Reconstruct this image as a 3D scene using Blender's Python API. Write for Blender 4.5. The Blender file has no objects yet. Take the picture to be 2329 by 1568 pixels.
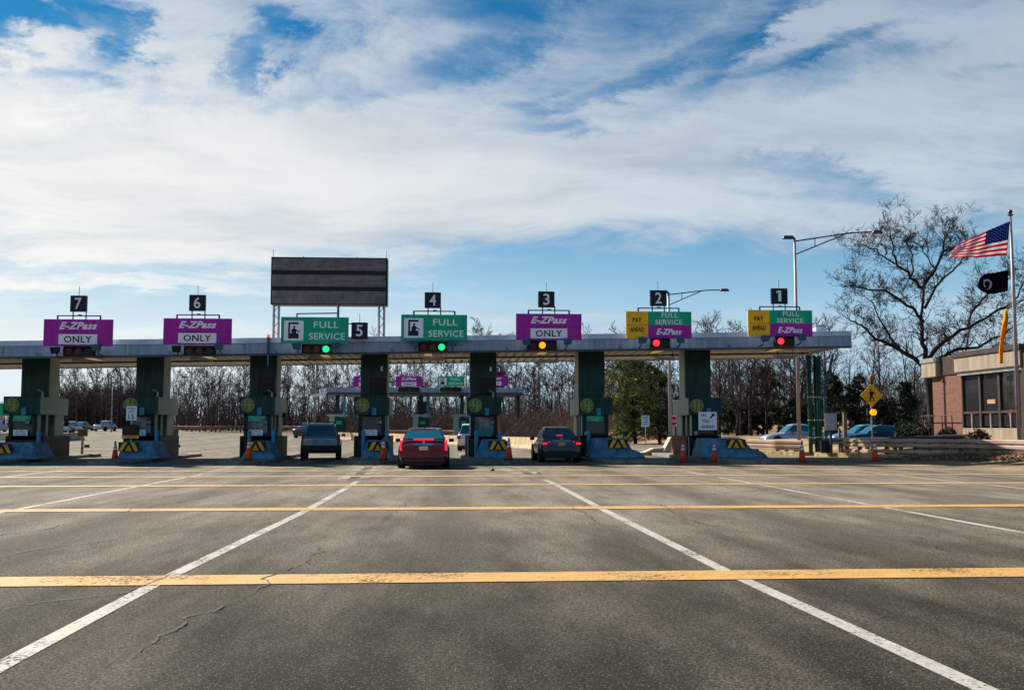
import bpy, math, random
from mathutils import Vector, Matrix, noise
random.seed(7)
R = math.radians
SC = bpy.context.scene
COL = SC.collection

# ------------------------------------------------------------------ camera, sky, sun, exposure
CAM_H = 1.48
F = 2300.0                      # focal length in units of a 2328 px wide frame
YAW = math.atan(149/2300.0)     # camera looks a little right of the lane direction
PITCH = math.atan(188/2300.0)
cam = bpy.data.cameras.new('camera'); cam_o = bpy.data.objects.new('camera', cam); COL.objects.link(cam_o)
cam.sensor_width = 36; cam.lens = 36*F/2328; cam.clip_start = .1; cam.clip_end = 5000
cam_o.location = (0, 0, CAM_H); cam_o.rotation_euler = (R(90)+PITCH, 0, -YAW)
SC.camera = cam_o
SUN_EL, SUN_AZ = R(36.5), R(-44)      # azimuth from +Y towards +X
sun = bpy.data.lights.new('sun', 'SUN'); sun.energy = 5.0; sun.angle = R(.5); sun.color = (1, .91, .78)
sun_o = bpy.data.objects.new('sun', sun); COL.objects.link(sun_o)
sd = Vector((math.sin(SUN_AZ)*math.cos(SUN_EL), math.cos(SUN_AZ)*math.cos(SUN_EL), math.sin(SUN_EL)))
sun_o.rotation_euler = sd.to_track_quat('Z', 'Y').to_euler()
SC.view_settings.view_transform = 'Standard'; SC.view_settings.look = 'None'
SC.view_settings.exposure = 0.95; SC.view_settings.gamma = 1
SC.cycles.max_bounces = 6; SC.cycles.transparent_max_bounces = 12
SC.cycles.use_denoising = True

def ray(x, y):
    cx, cy, cz = x-1164, -(y-784), F
    c, s = math.cos(PITCH), math.sin(PITCH)
    f, u = cz*c - cy*s, cz*s + cy*c
    c, s = math.cos(YAW), math.sin(YAW)
    return Vector((cx*c+f*s, -cx*s+f*c, u))
def at(x, y, Y):                # the point of the plane Y seen in direction (x, y)
    d = ray(x, y); t = Y/d.y
    return Vector((d.x*t, Y, CAM_H+d.z*t))
def proj(p):
    v = Vector(p)-Vector((0, 0, CAM_H))
    c, s = math.cos(YAW), math.sin(YAW)
    x, f = v.x*c-v.y*s, v.x*s+v.y*c
    c, s = math.cos(PITCH), math.sin(PITCH)
    z, y = f*c+v.z*s, -f*s+v.z*c
    return 1164+F*x/z, 784-F*y/z
def azel(x, y):
    d = ray(x, y).normalized()
    return math.degrees(math.atan2(d.x, d.y)), math.degrees(math.asin(d.z))

class NT:
    def __init__(s, tree): s.t = tree; s.n = tree.nodes; s.l = tree.links; s.n.clear()
    def new(s, typ, **kw):
        n = s.n.new(typ)
        for k, v in kw.items(): setattr(n, k, v)
        return n
    def put(s, sock, v):
        if isinstance(v, bpy.types.NodeSocket): s.l.new(v, sock)
        elif v is not None: sock.default_value = v
    def m(s, op, a, b=None, c=None, clamp=False):
        n = s.new('ShaderNodeMath', operation=op, use_clamp=clamp)
        for i, v in enumerate((a, b, c)): s.put(n.inputs[i], v)
        return n.outputs[0]
    def vm(s, op, a, b=None):
        n = s.new('ShaderNodeVectorMath', operation=op)
        s.put(n.inputs[0], a); s.put(n.inputs[1], b)
        return n.outputs['Value'] if op in ('LENGTH', 'DOT_PRODUCT') else n.outputs[0]
    def noise(s, vec, scale, detail=4, rough=.5, dist=0., out='Fac'):
        n = s.new('ShaderNodeTexNoise'); s.put(n.inputs['Vector'], vec)
        n.inputs['Scale'].default_value = scale; n.inputs['Detail'].default_value = detail
        n.inputs['Roughness'].default_value = rough; n.inputs['Distortion'].default_value = dist
        return n.outputs[out]
    def ss(s, v, a, b, lo=0., hi=1.):
        n = s.new('ShaderNodeMapRange', interpolation_type='SMOOTHSTEP')
        s.put(n.inputs[0], v)
        for i, q in enumerate((a, b, lo, hi)): n.inputs[i+1].default_value = q
        return n.outputs[0]
    def mix(s, f, a, b, typ='MIX'):
        n = s.new('ShaderNodeMix', data_type='RGBA', blend_type=typ)
        s.put(n.inputs[0], f)
        for i, v in ((6, a), (7, b)):
            if isinstance(v, tuple) and len(v) == 3: v = (*v, 1)
            s.put(n.inputs[i], v)
        return n.outputs[2]
    def mapping(s, vec, scale=(1, 1, 1), rot=(0, 0, 0), loc=(0, 0, 0)):
        n = s.new('ShaderNodeMapping'); s.put(n.inputs[0], vec)
        n.inputs['Scale'].default_value = scale; n.inputs['Rotation'].default_value = rot; n.inputs['Location'].default_value = loc
        return n.outputs[0]

W = bpy.data.worlds.new('World'); SC.world = W; W.use_nodes = True
def build_world():
    t = NT(W.node_tree)
    out = t.new('ShaderNodeOutputWorld'); bg = t.new('ShaderNodeBackground'); t.l.new(bg.outputs[0], out.inputs[0])
    sky = t.new('ShaderNodeTexSky', sky_type='NISHITA'); sky.sun_disc = False
    sky.sun_elevation = SUN_EL; sky.sun_rotation = SUN_AZ; sky.air_density = 1.0; sky.dust_density = .2; sky.ozone_density = 4.0
    d = t.new('ShaderNodeTexCoord').outputs['Generated']
    sp = t.new('ShaderNodeSeparateXYZ'); t.l.new(d, sp.inputs[0]); x, y, z = sp.outputs
    az = t.m('MULTIPLY', t.m('ARCTAN2', x, y), 57.2958); el = t.m('MULTIPLY', t.m('ARCSINE', z), 57.2958)
    zz = t.m('ADD', t.m('MAXIMUM', z, 0.), .26)
    cb = t.new('ShaderNodeCombineXYZ'); t.put(cb.inputs[0], t.m('DIVIDE', x, zz)); t.put(cb.inputs[1], t.m('DIVIDE', y, zz))
    P = cb.outputs[0]
    wv = t.new('ShaderNodeTexNoise'); wv.inputs['Scale'].default_value = 1.1; wv.inputs['Detail'].default_value = 4; t.l.new(P, wv.inputs['Vector'])
    warp = t.vm('ADD', P, t.vm('MULTIPLY', t.vm('SUBTRACT', wv.outputs['Color'], (.5, .5, .5)), (.5, .5, 0)))
    n1 = t.noise(t.mapping(warp, (.9, 1.25, 1), (0, 0, R(-30))), 2.8, 12, .64, 0)
    n2 = t.noise(t.mapping(warp, (1, 1.05, 1), (0, 0, R(-25))), 10, 12, .74, .0)
    n3 = t.noise(t.mapping(warp, (.45, 2.4, 1), (0, 0, R(-35)), (3, 1, 0)), 4.2, 12, .68, 0)
    cov = t.m('ADD', t.m('MULTIPLY', t.m('SUBTRACT', n1, .5), 2.4), t.m('ADD', t.m('MULTIPLY', t.m('SUBTRACT', n2, .5), 3.0), t.m('MULTIPLY', t.m('SUBTRACT', n3, .5), 2.2)))
    # broad layout of the cloud deck: (x, y, half width, half height, tilt deg, weight)
    blobs = [(200, 400, 1100, 175, 0, 1.5), (1100, 400, 800, 140, 4, 1.2), (1700, 290, 560, 90, 12, .75), (2200, 290, 420, 110, 0, 1.0), (2000, 470, 500, 70, -8, .5), (85, 100, 95, 60, 0, 1.3),
             (440, 90, 150, 80, 0, 1.2), (2180, 45, 330, 50, -8, 1.3), (1850, 55, 200, 36, 20, 1.3), (2280, 130, 110, 60, 0, .9), (1000, 200, 420, 45, 14, .6), (800, 130, 240, 45, 16, .4), (240, 20, 70, 50, 0, .6),
             (275, 85, 75, 40, 20, -1.5), (130, 15, 170, 26, 0, -1.9), (10, 40, 60, 60, 0, -1.7), (140, 165, 120, 16, 0, -.7), (560, 130, 60, 52, 30, -1.4), (640, 45, 75, 34, 0, -1.4),
             (1090, 115, 170, 50, 16, -1.3), (1160, 12, 210, 30, 0, -1.3), (1450, 60, 420, 60, 16, -.7), (700, 70, 200, 60, 30, -.4), (1800, 180, 500, 40, 10, -.4), (1500, 140, 330, 26, 18, -1.0), (1680, 95, 130, 26, 30, -.9), (1850, 105, 260, 20, 10, -1.4), (1270, 290, 110, 26, 0, -1.2), (1210, 220, 50, 30, 0, -.8),
             (850, 220, 120, 18, 20, -.5), (1830, 400, 170, 40, -18, -1.2), (1660, 370, 80, 22, 0, -.7), (2230, 180, 80, 14, 0, -.9), (2240, 485, 180, 18, 4, -.9), (1700, 625, 1000, 85, 0, -1.7), (1450, 610, 260, 30, 0, -.5),
             (300, 615, 700, 20, 0, -.7), (150, 690, 800, 40, 0, -1.1), (150, 645, 420, 11, 0, .8)]
    tot = cov
    for (px, py, hw, hh, tilt, wt) in blobs:
        a, e = azel(px, py); k = .0249
        v = t.vm('SUBTRACT', AEW(t, az, el, n2, n1), (a, e, 0))
        v = t.mapping(t.mapping(v, (1, 1, 1), (0, 0, R(-tilt))), (1/(hw*k), 1/(hh*k), 1))
        tot = t.m('ADD', tot, t.ss(t.vm('LENGTH', v), .35, 1.5, wt, 0.))
    tot = t.m('SUBTRACT', tot, t.m('ADD', t.ss(z, .42, .62, 0., 3.), t.ss(y, .25, -.35, 0., .6)))
    c = t.m('MULTIPLY', t.m('MULTIPLY', t.ss(tot, -1.85, 1.55), t.ss(el, 1., 6.)), t.ss(el, 15., 23., 1., .84))
    leftw = t.ss(az, -28, 24, 1., 0.)
    shade = t.noise(t.mapping(warp, (.5, 1.4, 1), (0, 0, R(-25)), (7, 2, 0)), 2.2, 8, .6)
    lit = t.mix(leftw, (.30, .345, .39), (.52, .51, .485))
    drk = t.mix(leftw, (.19, .235, .295), (.37, .395, .41))
    cc = t.mix(t.m('MULTIPLY', t.ss(shade, .30, .60), t.ss(el, 22, 13, .55, 1.)), drk, lit)
    sk = t.vm('MULTIPLY', sky.outputs[0], (.006, .031, .040))
    hz = t.ss(el, 0., 18., 1., 0.)
    hz = t.m('MULTIPLY', hz, t.m('ADD', t.m('ADD', .56, t.m('MULTIPLY', leftw, .2)), t.m('MULTIPLY', hz, .45)), clamp=True)
    base = t.mix(hz, sk, t.mix(leftw, (.27, .395, .485), (.41, .46, .48)))
    col = t.mix(t.m('MULTIPLY', c, .97), base, cc)
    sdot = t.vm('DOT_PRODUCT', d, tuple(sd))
    gain = t.m('ADD', t.ss(sdot, .95, 1.0, 1., 4.5), t.ss(y, .3, -.5, 0., GBACK))  # unseen sky behind the viewer brightened to fill the shaded fronts
    gain = t.m('MULTIPLY', gain, t.ss(x, .5, .8, 1., .3))  # unseen sky at the right dimmed to darken the booth sides
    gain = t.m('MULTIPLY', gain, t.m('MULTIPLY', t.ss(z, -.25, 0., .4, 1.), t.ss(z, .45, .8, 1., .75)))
    gain = t.m('MULTIPLY', gain, t.m('SUBTRACT', 1., t.m('MULTIPLY', t.ss(y, .1, -.3), t.ss(t.m('ADD', el, t.m('MULTIPLY', t.m('SUBTRACT', n2, .5), 9.)), 7., 9., .85, 0.))))   # unseen wooded skyline added behind the viewer to darken reflections
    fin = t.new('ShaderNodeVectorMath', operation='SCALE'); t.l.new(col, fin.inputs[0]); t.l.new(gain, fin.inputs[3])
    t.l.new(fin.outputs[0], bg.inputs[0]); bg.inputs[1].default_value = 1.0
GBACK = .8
_aew = []
def AEW(t, az, el, n2, n1):          # azimuth and elevation, ragged by the cloud noise
    if not _aew:
        ae = t.new('ShaderNodeCombineXYZ')
        t.put(ae.inputs[0], t.m('ADD', az, t.m('MULTIPLY', t.m('SUBTRACT', n2, .5), 9.0))); t.put(ae.inputs[1], t.m('ADD', el, t.m('MULTIPLY', t.m('SUBTRACT', n1, .5), 6.0)))
        _aew.append(ae.outputs[0])
    return _aew[0]
build_world()

# ------------------------------------------------------------------ helpers
def tag(o, label=None, cat=None, group=None, kind=None):
    if label: o['label'] = label
    if cat: o['category'] = cat
    if group: o['group'] = group
    if kind: o['kind'] = kind
    return o
def thing(name, label, cat, loc=(0, 0, 0), rz=0, group=None):
    o = bpy.data.objects.new(name, None); COL.objects.link(o); o.empty_display_size = .2
    o.location = loc; o.rotation_euler = (0, 0, rz)
    return tag(o, label, cat, group)
def copy_tree(o, parent=None):
    c = o.copy(); COL.objects.link(c)
    if parent: c.parent = parent
    for ch in [q for q in ALLC if q.parent == o]:
        d = ch.copy(); COL.objects.link(d); d.parent = c
    return c
ALLC = []

class MB:
    def __init__(s): s.v = []; s.f = []; s.mi = []; s.cur = 0
    def add(s, vs, fs):
        b = len(s.v); s.v += [tuple(q) for q in vs]; s.f += [tuple(b+i for i in f) for f in fs]; s.mi += [s.cur]*len(fs); return s
    def box(s, x0, x1, y0, y1, z0, z1):
        return s.add([(x0, y0, z0), (x1, y0, z0), (x1, y1, z0), (x0, y1, z0), (x0, y0, z1), (x1, y0, z1), (x1, y1, z1), (x0, y1, z1)],
              [(0, 3, 2, 1), (4, 5, 6, 7), (0, 1, 5, 4), (1, 2, 6, 5), (2, 3, 7, 6), (3, 0, 4, 7)])
    def hexa(s, bot, top):
        return s.add(list(bot)+list(top), [(0, 3, 2, 1), (4, 5, 6, 7), (0, 1, 5, 4), (1, 2, 6, 5), (2, 3, 7, 6), (3, 0, 4, 7)])
    def tube(s, pts, rs, n=8, cap=True):
        pts = [Vector(p) for p in pts]; b = len(s.v)
        if not hasattr(rs, '__len__'): rs = [rs]*len(pts)
        ref = None
        for i, p in enumerate(pts):
            d = (pts[min(i+1, len(pts)-1)]-pts[max(i-1, 0)])
            d = d.normalized() if d.length > 1e-9 else Vector((0, 0, 1))
            if ref is None: ref = Vector((1, 0, 0)) if abs(d.x) < .9 else Vector((0, 1, 0))
            a = (ref - d*ref.dot(d)).normalized(); ref = a; c = d.cross(a)
            for k in range(n):
                t = 2*math.pi*k/n; q = p+(a*math.cos(t)+c*math.sin(t))*rs[i]; s.v.append((q.x, q.y, q.z))
        for i in range(len(pts)-1):
            for k in range(n):
                s.f.append((b+i*n+k, b+i*n+(k+1) % n, b+(i+1)*n+(k+1) % n, b+(i+1)*n+k)); s.mi.append(s.cur)
        if cap:
            s.f.append(tuple(b+k for k in range(n))[::-1]); s.f.append(tuple(b+(len(pts)-1)*n+k for k in range(n))); s.mi += [s.cur]*2
        return s
    def prism(s, poly, y0, y1):            # polygon given in x,z (counter-clockwise seen from -Y)
        n = len(poly)
        return s.add([(x, y0, z) for x, z in poly]+[(x, y1, z) for x, z in poly],
                     [tuple(range(n)), tuple(range(2*n-1, n-1, -1))]+[(i, i+n, (i+1) % n+n, (i+1) % n) for i in range(n)])
    def disc(s, cx, cz, r, y0, y1, n=20):
        return s.prism([(cx+r*math.cos(2*math.pi*k/n), cz+r*math.sin(2*math.pi*k/n)) for k in range(n)], y0, y1)
    def build(s, name, m, parent=None, smooth=False, loc=None, bevel=0):
        me = bpy.data.meshes.new(name); me.from_pydata(s.v, [], s.f); 
        for q in (m if isinstance(m, (list, tuple)) else [m]): me.materials.append(q)
        if max(s.mi, default=0): me.polygons.foreach_set('material_index', s.mi)
        if smooth: me.polygons.foreach_set('use_smooth', [True]*len(s.f))
        me.update()
        o = bpy.data.objects.new(name, me); COL.objects.link(o)
        if parent: o.parent = parent; ALLC.append(o)
        if loc: o.location = loc
        if bevel:
            b = o.modifiers.new('bevel', 'BEVEL'); b.width = bevel; b.segments = 2; b.limit_method = 'ANGLE'
        return o

def mat(name, col, rough=.6, metal=0., var=.12, scale=3., col2=None, emit=None, es=1., bump=0., coat=0., spec=None, streak=False, ns=None):
    m = bpy.data.materials.new(name); m.use_nodes = True; t = NT(m.node_tree)
    out = t.new('ShaderNodeOutputMaterial'); b = t.new('ShaderNodeBsdfPrincipled'); t.l.new(b.outputs[0], out.inputs[0])
    tc = t.new('ShaderNodeTexCoord'); v = tc.outputs['Object']
    if streak: v = t.mapping(v, (3, 3, .35))
    n = t.noise(v, scale, 6, .6)
    c2 = col2 or tuple(c*(1-2.2*var) for c in col)
    c1 = col if col2 else tuple(min(1, c*(1+var)) for c in col)
    b_in = b.inputs
    t.put(b_in['Base Color'], t.mix(t.ss(n, .32, .68), (*c2, 1), (*c1, 1)))
    b_in['Roughness'].default_value = rough; b_in['Metallic'].default_value = metal
    if spec is None and not metal and not coat: spec = .22
    if spec is not None: b_in['Specular IOR Level'].default_value = spec
    b_in['Coat Weight'].default_value = coat; b_in['Coat Roughness'].default_value = .05
    if emit: b_in['Emission Color'].default_value = (*emit, 1); b_in['Emission Strength'].default_value = es
    if bump:
        bp = t.new('ShaderNodeBump'); bp.inputs['Strength'].default_value = bump; bp.inputs['Distance'].default_value = .02
        t.l.new(t.noise(tc.outputs['Object'], scale*6, 4, .6), bp.inputs['Height']); t.l.new(bp.outputs[0], b_in['Normal'])
    return m

M = {}
M['green'] = mat('booth_green', (.006, .046, .040), .45, var=.2, scale=2, streak=True)
M['green_dk'] = mat('dark_green', (.006, .022, .022), .5)
M['mint'] = mat('mint_paint', (.34, .43, .36), .55, var=.1, scale=2.5, streak=True)
M['black'] = mat('black_plastic', (.012, .013, .016), .5)
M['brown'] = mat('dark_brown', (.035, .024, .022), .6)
M['white'] = mat('white_paint', (.78, .79, .80), .5, var=.06)
M['sign_white'] = mat('sign_white', (.88, .88, .92), .4, var=.03)
M['purple'] = mat('sign_purple', (.42, .014, .36), .38, var=.08, scale=1.2, streak=True)
M['sgreen'] = mat('sign_green', (.0, .42, .23), .38, var=.08, scale=1.2, streak=True)
M['yellow'] = mat('sign_yellow', (.95, .50, .01), .4, var=.06)
M['navy'] = mat('placard_navy', (.008, .014, .035), .4)
M['letter_blk'] = mat('letter_black', (.015, .016, .02), .5)
M['alu'] = mat('fascia_metal', (.22, .29, .40), .5, .1, var=.1, scale=1.6, streak=True)
M['alu2'] = mat('fascia_trim', (.42, .50, .64), .4, .2, var=.06)
M['soffit'] = mat('soffit_panel', (.55, .50, .42), .6)
M['roofm'] = mat('roof_membrane', (.5, .5, .5), .8)
M['steel'] = mat('dark_steel', (.05, .055, .07), .5, .3)
M['galv'] = mat('galvanised', (.38, .38, .40), .45, .5, var=.1)
M['pole'] = mat('aluminium_pole', (.30, .26, .28), .5, .2, var=.1, scale=1.5)
M['bluep'] = mat('blue_paint', (.04, .26, .42), .5, var=.15)
M['floodb'] = mat('floodlight_blue', (.03, .10, .17), .45, var=.12)
M['nose'] = mat('barrier_paint', (.085, .215, .31), .75, var=.18, scale=4, bump=.3)
M['conc'] = mat('concrete', (.42, .38, .32), .85, var=.14, scale=3, bump=.4)
M['conc_y'] = mat('barrier_concrete', (.50, .37, .22), .85, var=.14, scale=1.2, bump=.4, streak=True)
M['kerb'] = mat('kerb_concrete', (.22, .20, .175), .9, var=.2, scale=5, bump=.4)
M['kerb_y'] = mat('kerb_yellow', (.46, .34, .16), .9, var=.25, scale=3, bump=.3)
M['cone'] = mat('cone_orange', (.80, .07, .03), .5, var=.06)
M['refl'] = mat('reflective_white', (.75, .76, .82), .35, var=.05)
M['rubber'] = mat('rubber', (.012, .012, .013), .8)
M['glass'] = mat('car_glass', (.008, .10, .145), .06, var=0, spec=.5)
M['bglass'] = mat('booth_glass', (.03, .045, .05), .12, var=0, spec=.8)
M['bglass_l'] = mat('booth_glass_pale', (.22, .24, .22), .15, var=.3, scale=2)
M['rim'] = mat('wheel_rim', (.45, .46, .48), .35, .7)
M['tail'] = mat('tail_red', (.35, .008, .01), .2, coat=.5)
M['brake'] = mat('brake_lit', (.8, .02, .03), .3, emit=(1, .02, .04), es=.7)
M['redlit'] = mat('signal_red_lit', (.9, .02, .03), .3, emit=(1, .02, .04), es=1.3)
M['grnlit'] = mat('signal_green_lit', (.02, .9, .4), .3, emit=(.01, 1, .32), es=.55)
M['amblit'] = mat('signal_amber_lit', (1, .4, .02), .3, emit=(1, .30, .01), es=.85)
M['redoff'] = mat('signal_red_off', (.12, .012, .008), .3)
M['ambout'] = mat('signal_amber_off', (.12, .03, .008), .3)
M['grnoff'] = mat('signal_green_off', (.012, .02, .02), .3)
M['rust'] = mat('weathered_steel', (.40, .26, .20), .6, .25, var=.3, scale=2.5, col2=(.24, .12, .07))
M['rust_l'] = mat('worn_rail', (.52, .40, .32), .6, .0, var=.2, scale=.7, col2=(.34, .215, .15))
M['wood'] = mat('weathered_wood', (.17, .12, .08), .85, var=.25)
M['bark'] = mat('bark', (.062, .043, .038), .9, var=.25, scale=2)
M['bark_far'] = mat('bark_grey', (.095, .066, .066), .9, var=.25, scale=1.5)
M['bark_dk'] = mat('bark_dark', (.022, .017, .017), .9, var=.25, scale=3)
M['brush'] = mat('dry_brush', (.17, .11, .08), .9, var=.3, scale=.25, col2=(.08, .055, .055))
M['litter'] = mat('leaf_litter', (.42, .26, .15), .9, scale=1.4, col2=(.20, .11, .07))
M['pine'] = mat('pine_needles', (.27, .26, .08), .7, scale=.7, col2=(.06, .08, .03))
M['everg'] = mat('evergreen_needles', (.035, .05, .028), .75, scale=.9, col2=(.012, .018, .012))
M['pine2'] = mat('olive_needles', (.10, .11, .04), .7, scale=.7, col2=(.035, .045, .02))
M['shrub'] = mat('shrub_leaves', (.20, .15, .05), .8, scale=3, col2=(.06, .05, .02))
M['bronze'] = mat('building_bronze', (.05, .035, .03), .5)
M['stone'] = mat('precast_panel', (.31, .26, .195), .85, scale=1.0, col2=(.21, .17, .125), streak=True)
M['window'] = mat('window_glass', (.02, .02, .022), .04, var=0, spec=1.)
M['winframe'] = mat('window_frame', (.33, .31, .30), .4, .5)
M['orange_p'] = mat('orange_paint', (.75, .22, .01), .5)
M['emb_g'] = mat('emblem_green', (.01, .22, .10), .45)
M['emb_y'] = mat('emblem_gold', (.50, .26, .02), .45)
M['hz_y'] = mat('hazard_yellow', (.85, .45, .02), .5)
M['lamp_wm'] = mat('warm_fitting', (.6, .4, .15), .4, emit=(1, .6, .2), es=.15)
M['sodl'] = mat('fitting_lens', (.6, .6, .55), .3)

def text(s, parent, m, cx, cz, w, h, y, name='lettering', shear=0., off=0., th=.012):
    cu = bpy.data.curves.new('t', 'FONT'); cu.body = s; cu.align_x = 'CENTER'; cu.shear = shear; cu.offset = off; cu.resolution_u = 3
    cu.extrude = .02; cu.space_character = 1.08
    o = bpy.data.objects.new('t', cu); COL.objects.link(o)
    dg = bpy.context.evaluated_depsgraph_get(); me = bpy.data.meshes.new_from_object(o.evaluated_get(dg))
    COL.objects.unlink(o); bpy.data.objects.remove(o); bpy.data.curves.remove(cu)
    xs = [v.co.x for v in me.vertices]; ys = [v.co.y for v in me.vertices]
    x0, x1, y0, y1 = min(xs), max(xs), min(ys), max(ys)
    sx, sy = w/(x1-x0), h/(y1-y0)
    for v in me.vertices:
        X, Y, Z = v.co
        v.co = (cx+(X-(x0+x1)/2)*sx, y-th if Z > 0 else y+.001, cz+(Y-(y0+y1)/2)*sy)
    me.materials.clear(); me.materials.append(m); me.name = name
    q = bpy.data.objects.new(name, me); COL.objects.link(q)
    if parent: q.parent = parent; ALLC.append(q)
    return q

# ------------------------------------------------------------------ terrain
def sst(a, b, v):
    t = max(0, min(1, (v-a)/(b-a))); return t*t*(3-2*t)
def road_right(Y):                       # right hand edge of the asphalt
    if Y < 52: return 19.5 + max(0, (34-Y))*1.2
    if Y < 58: return 19.5
    if Y < 90: return 15.5 + (Y-58)*.28
    if Y < 100: return 24.5-(Y-90)*1.6
    return 8.5
def gz(X, Y):
    z = 1.3*sst(80, 235, Y)
    z += .72*sst(20.5, 25, X)*sst(34, 44, Y)*(1-sst(110, 160, Y)*.5)
    z += .9*sst(8, 22, X)*sst(104, 122, Y)
    return z
def ground_at(x, y):
    d = ray(x, y); t = 1.2/d.y; last = t
    while t*d.y < 900:
        if CAM_H+d.z*t < gz(d.x*t, d.y*t): break
        last = t; t += .3/d.y*(1+t*d.y*.01)
    a, b = last, t
    for _ in range(20):
        c = (a+b)/2
        if CAM_H+d.z*c < gz(d.x*c, d.y*c): b = c
        else: a = c
    p = d*a; return Vector((p.x, p.y, gz(p.x, p.y)))

def mat_ground():
    m = bpy.data.materials.new('dry_grass'); m.use_nodes = True; t = NT(m.node_tree)
    out = t.new('ShaderNodeOutputMaterial'); b = t.new('ShaderNodeBsdfPrincipled'); t.l.new(b.outputs[0], out.inputs[0])
    v = t.new('ShaderNodeTexCoord').outputs['Object']
    a = t.noise(v, .35, 6, .6); c = t.noise(v, 7, 5, .7)
    k = t.mix(t.ss(a, .4, .6), (.20, .12, .065), (.40, .28, .11)); k = t.mix(t.ss(c, .35, .65), t.mix(.55, k, (.07, .05, .03)), k)
    t.put(b.inputs['Base Color'], k); b.inputs['Roughness'].default_value = .95
    bp = t.new('ShaderNodeBump'); bp.inputs['Strength'].default_value = .6; bp.inputs['Distance'].default_value = .05
    t.l.new(t.noise(v, 12, 5, .7), bp.inputs['Height']); t.l.new(bp.outputs[0], b.inputs['Normal'])
    return m
def mat_asphalt():
    m = bpy.data.materials.new('asphalt'); m.use_nodes = True; t = NT(m.node_tree)
    out = t.new('ShaderNodeOutputMaterial'); b = t.new('ShaderNodeBsdfPrincipled'); t.l.new(b.outputs[0], out.inputs[0])
    v = t.new('ShaderNodeTexCoord').outputs['Object']
    sp = t.new('ShaderNodeSeparateXYZ'); t.l.new(v, sp.inputs[0]); x, y, z = sp.outputs
    grain = t.noise(v, 38, 4, .8); grain2 = t.noise(v, 140, 2, .6)
    mid = t.noise(t.mapping(v, (1, .25, 1)), 1.1, 7, .62); big = t.noise(t.mapping(v, (1, .4, 1)), .16, 5, .55)
    c = t.mix(t.ss(mid, .35, .66), (.042, .036, .024), (.088, .075, .052))
    c = t.mix(t.ss(big, .38, .62), t.mix(.55, c, (.024, .021, .016)), c)
    # grazing sheen painted in: colour pales with distance, broken by noise
    far_sheen = t.m('ADD', t.ss(y, 3, 24), t.m('MULTIPLY', t.m('SUBTRACT', mid, .5), .9), clamp=True)
    c = t.mix(far_sheen, c, t.mix(t.ss(mid, .3, .7), (.265, .228, .175), (.46, .405, .32)))
    # oil darkened lane centres / polished tracks
    lx = t.m('PINGPONG', t.m('ADD', x, 2.65), 2.675)        # 0 on the lane lines, 2.675 in the lane centre
    oil = t.m('MULTIPLY', t.ss(lx, 1.9, 2.7), t.m('MULTIPLY', t.ss(mid, .36, .58), t.ss(y, 4, 14)))
    c = t.mix(t.m('MULTIPLY', oil, .62), c, (.05, .046, .042))
    trk = t.noise(t.mapping(v, (2.2, .03, 1)), 1.0, 4, .6); c = t.mix(t.m('MULTIPLY', t.ss(trk, .52, .7), .22), c, (.035, .032, .028))
    pat = t.noise(t.mapping(v, (.5, .6, 1), (0, 0, .3), (4, 2, 0)), .55, 2, .4); c = t.mix(t.m('MULTIPLY', t.ss(pat, .56, .60), .12), c, (.03, .028, .024))
    sp1 = t.ss(grain, .42, .64); c = t.mix(t.m('MULTIPLY', t.m('SUBTRACT', 1., sp1), .80), c, (.012, .011, .01))
    vo = t.new('ShaderNodeTexVoronoi'); vo.inputs['Scale'].default_value = 60; t.l.new(v, vo.inputs['Vector'])
    hs = t.new('ShaderNodeSeparateXYZ'); t.l.new(vo.outputs['Color'], hs.inputs[0])
    st = t.m('MULTIPLY', t.ss(vo.outputs['Distance'], .16, .42, 1., 0.), t.ss(hs.outputs[0], .2, .9))
    c = t.mix(t.m('MULTIPLY', st, .42), c, t.mix(hs.outputs[1], (.30, .26, .18), (.42, .42, .40)))
    t.put(b.inputs['Base Color'], c); b.inputs['Roughness'].default_value = .9
    b.inputs['Specular IOR Level'].default_value = .08
    bp = t.new('ShaderNodeBump'); bp.inputs['Strength'].default_value = .55; bp.inputs['Distance'].default_value = .012
    t.l.new(grain, bp.inputs['Height']); t.l.new(bp.outputs[0], b.inputs['Normal'])
    return m
def mat_marking(name, col, wear_lo, wear_hi, near=0.):
    m = bpy.data.materials.new(name); m.use_nodes = True; t = NT(m.node_tree)
    out = t.new('ShaderNodeOutputMaterial'); b = t.new('ShaderNodeBsdfPrincipled'); t.l.new(b.outputs[0], out.inputs[0])
    tr = t.new('ShaderNodeBsdfTransparent'); mx = t.new('ShaderNodeMixShader')
    v = t.new('ShaderNodeTexCoord').outputs['Object']
    n = t.noise(v, 26, 5, .75); g = t.noise(v, .8, 5, .65)
    fac = t.ss(t.m('ADD', n, t.m('MULTIPLY', t.m('SUBTRACT', g, .5), .7)), wear_lo, wear_hi)
    c = t.mix(t.ss(t.noise(v, 3, 6, .7), .3, .7), tuple(k*.78 for k in col), col)
    c = t.mix(t.m('MULTIPLY', t.ss(t.noise(v, 60, 3, .75), .50, .68), .4), c, tuple(k*.35 for k in col))
    t.put(b.inputs['Base Color'], c); b.inputs['Roughness'].default_value = .75
    t.l.new(fac, mx.inputs[0]); t.l.new(tr.outputs[0], mx.inputs[1]); t.l.new(b.outputs[0], mx.inputs[2]); t.l.new(mx.outputs[0], out.inputs[0])
    return m
M['ground'] = mat_ground(); M['asphalt'] = mat_asphalt()
M['line_w'] = mat_marking('white_marking', (.44, .42, .37), .34, .50)
M['line_wf'] = mat_marking('faded_marking', (.46, .44, .39), .46, .66)
M['line_y'] = mat_marking('yellow_marking', (.55, .31, .085), .30, .46)
M['crack'] = mat_marking('crack_filler', (.010, .009, .008), .36, .50)

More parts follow.
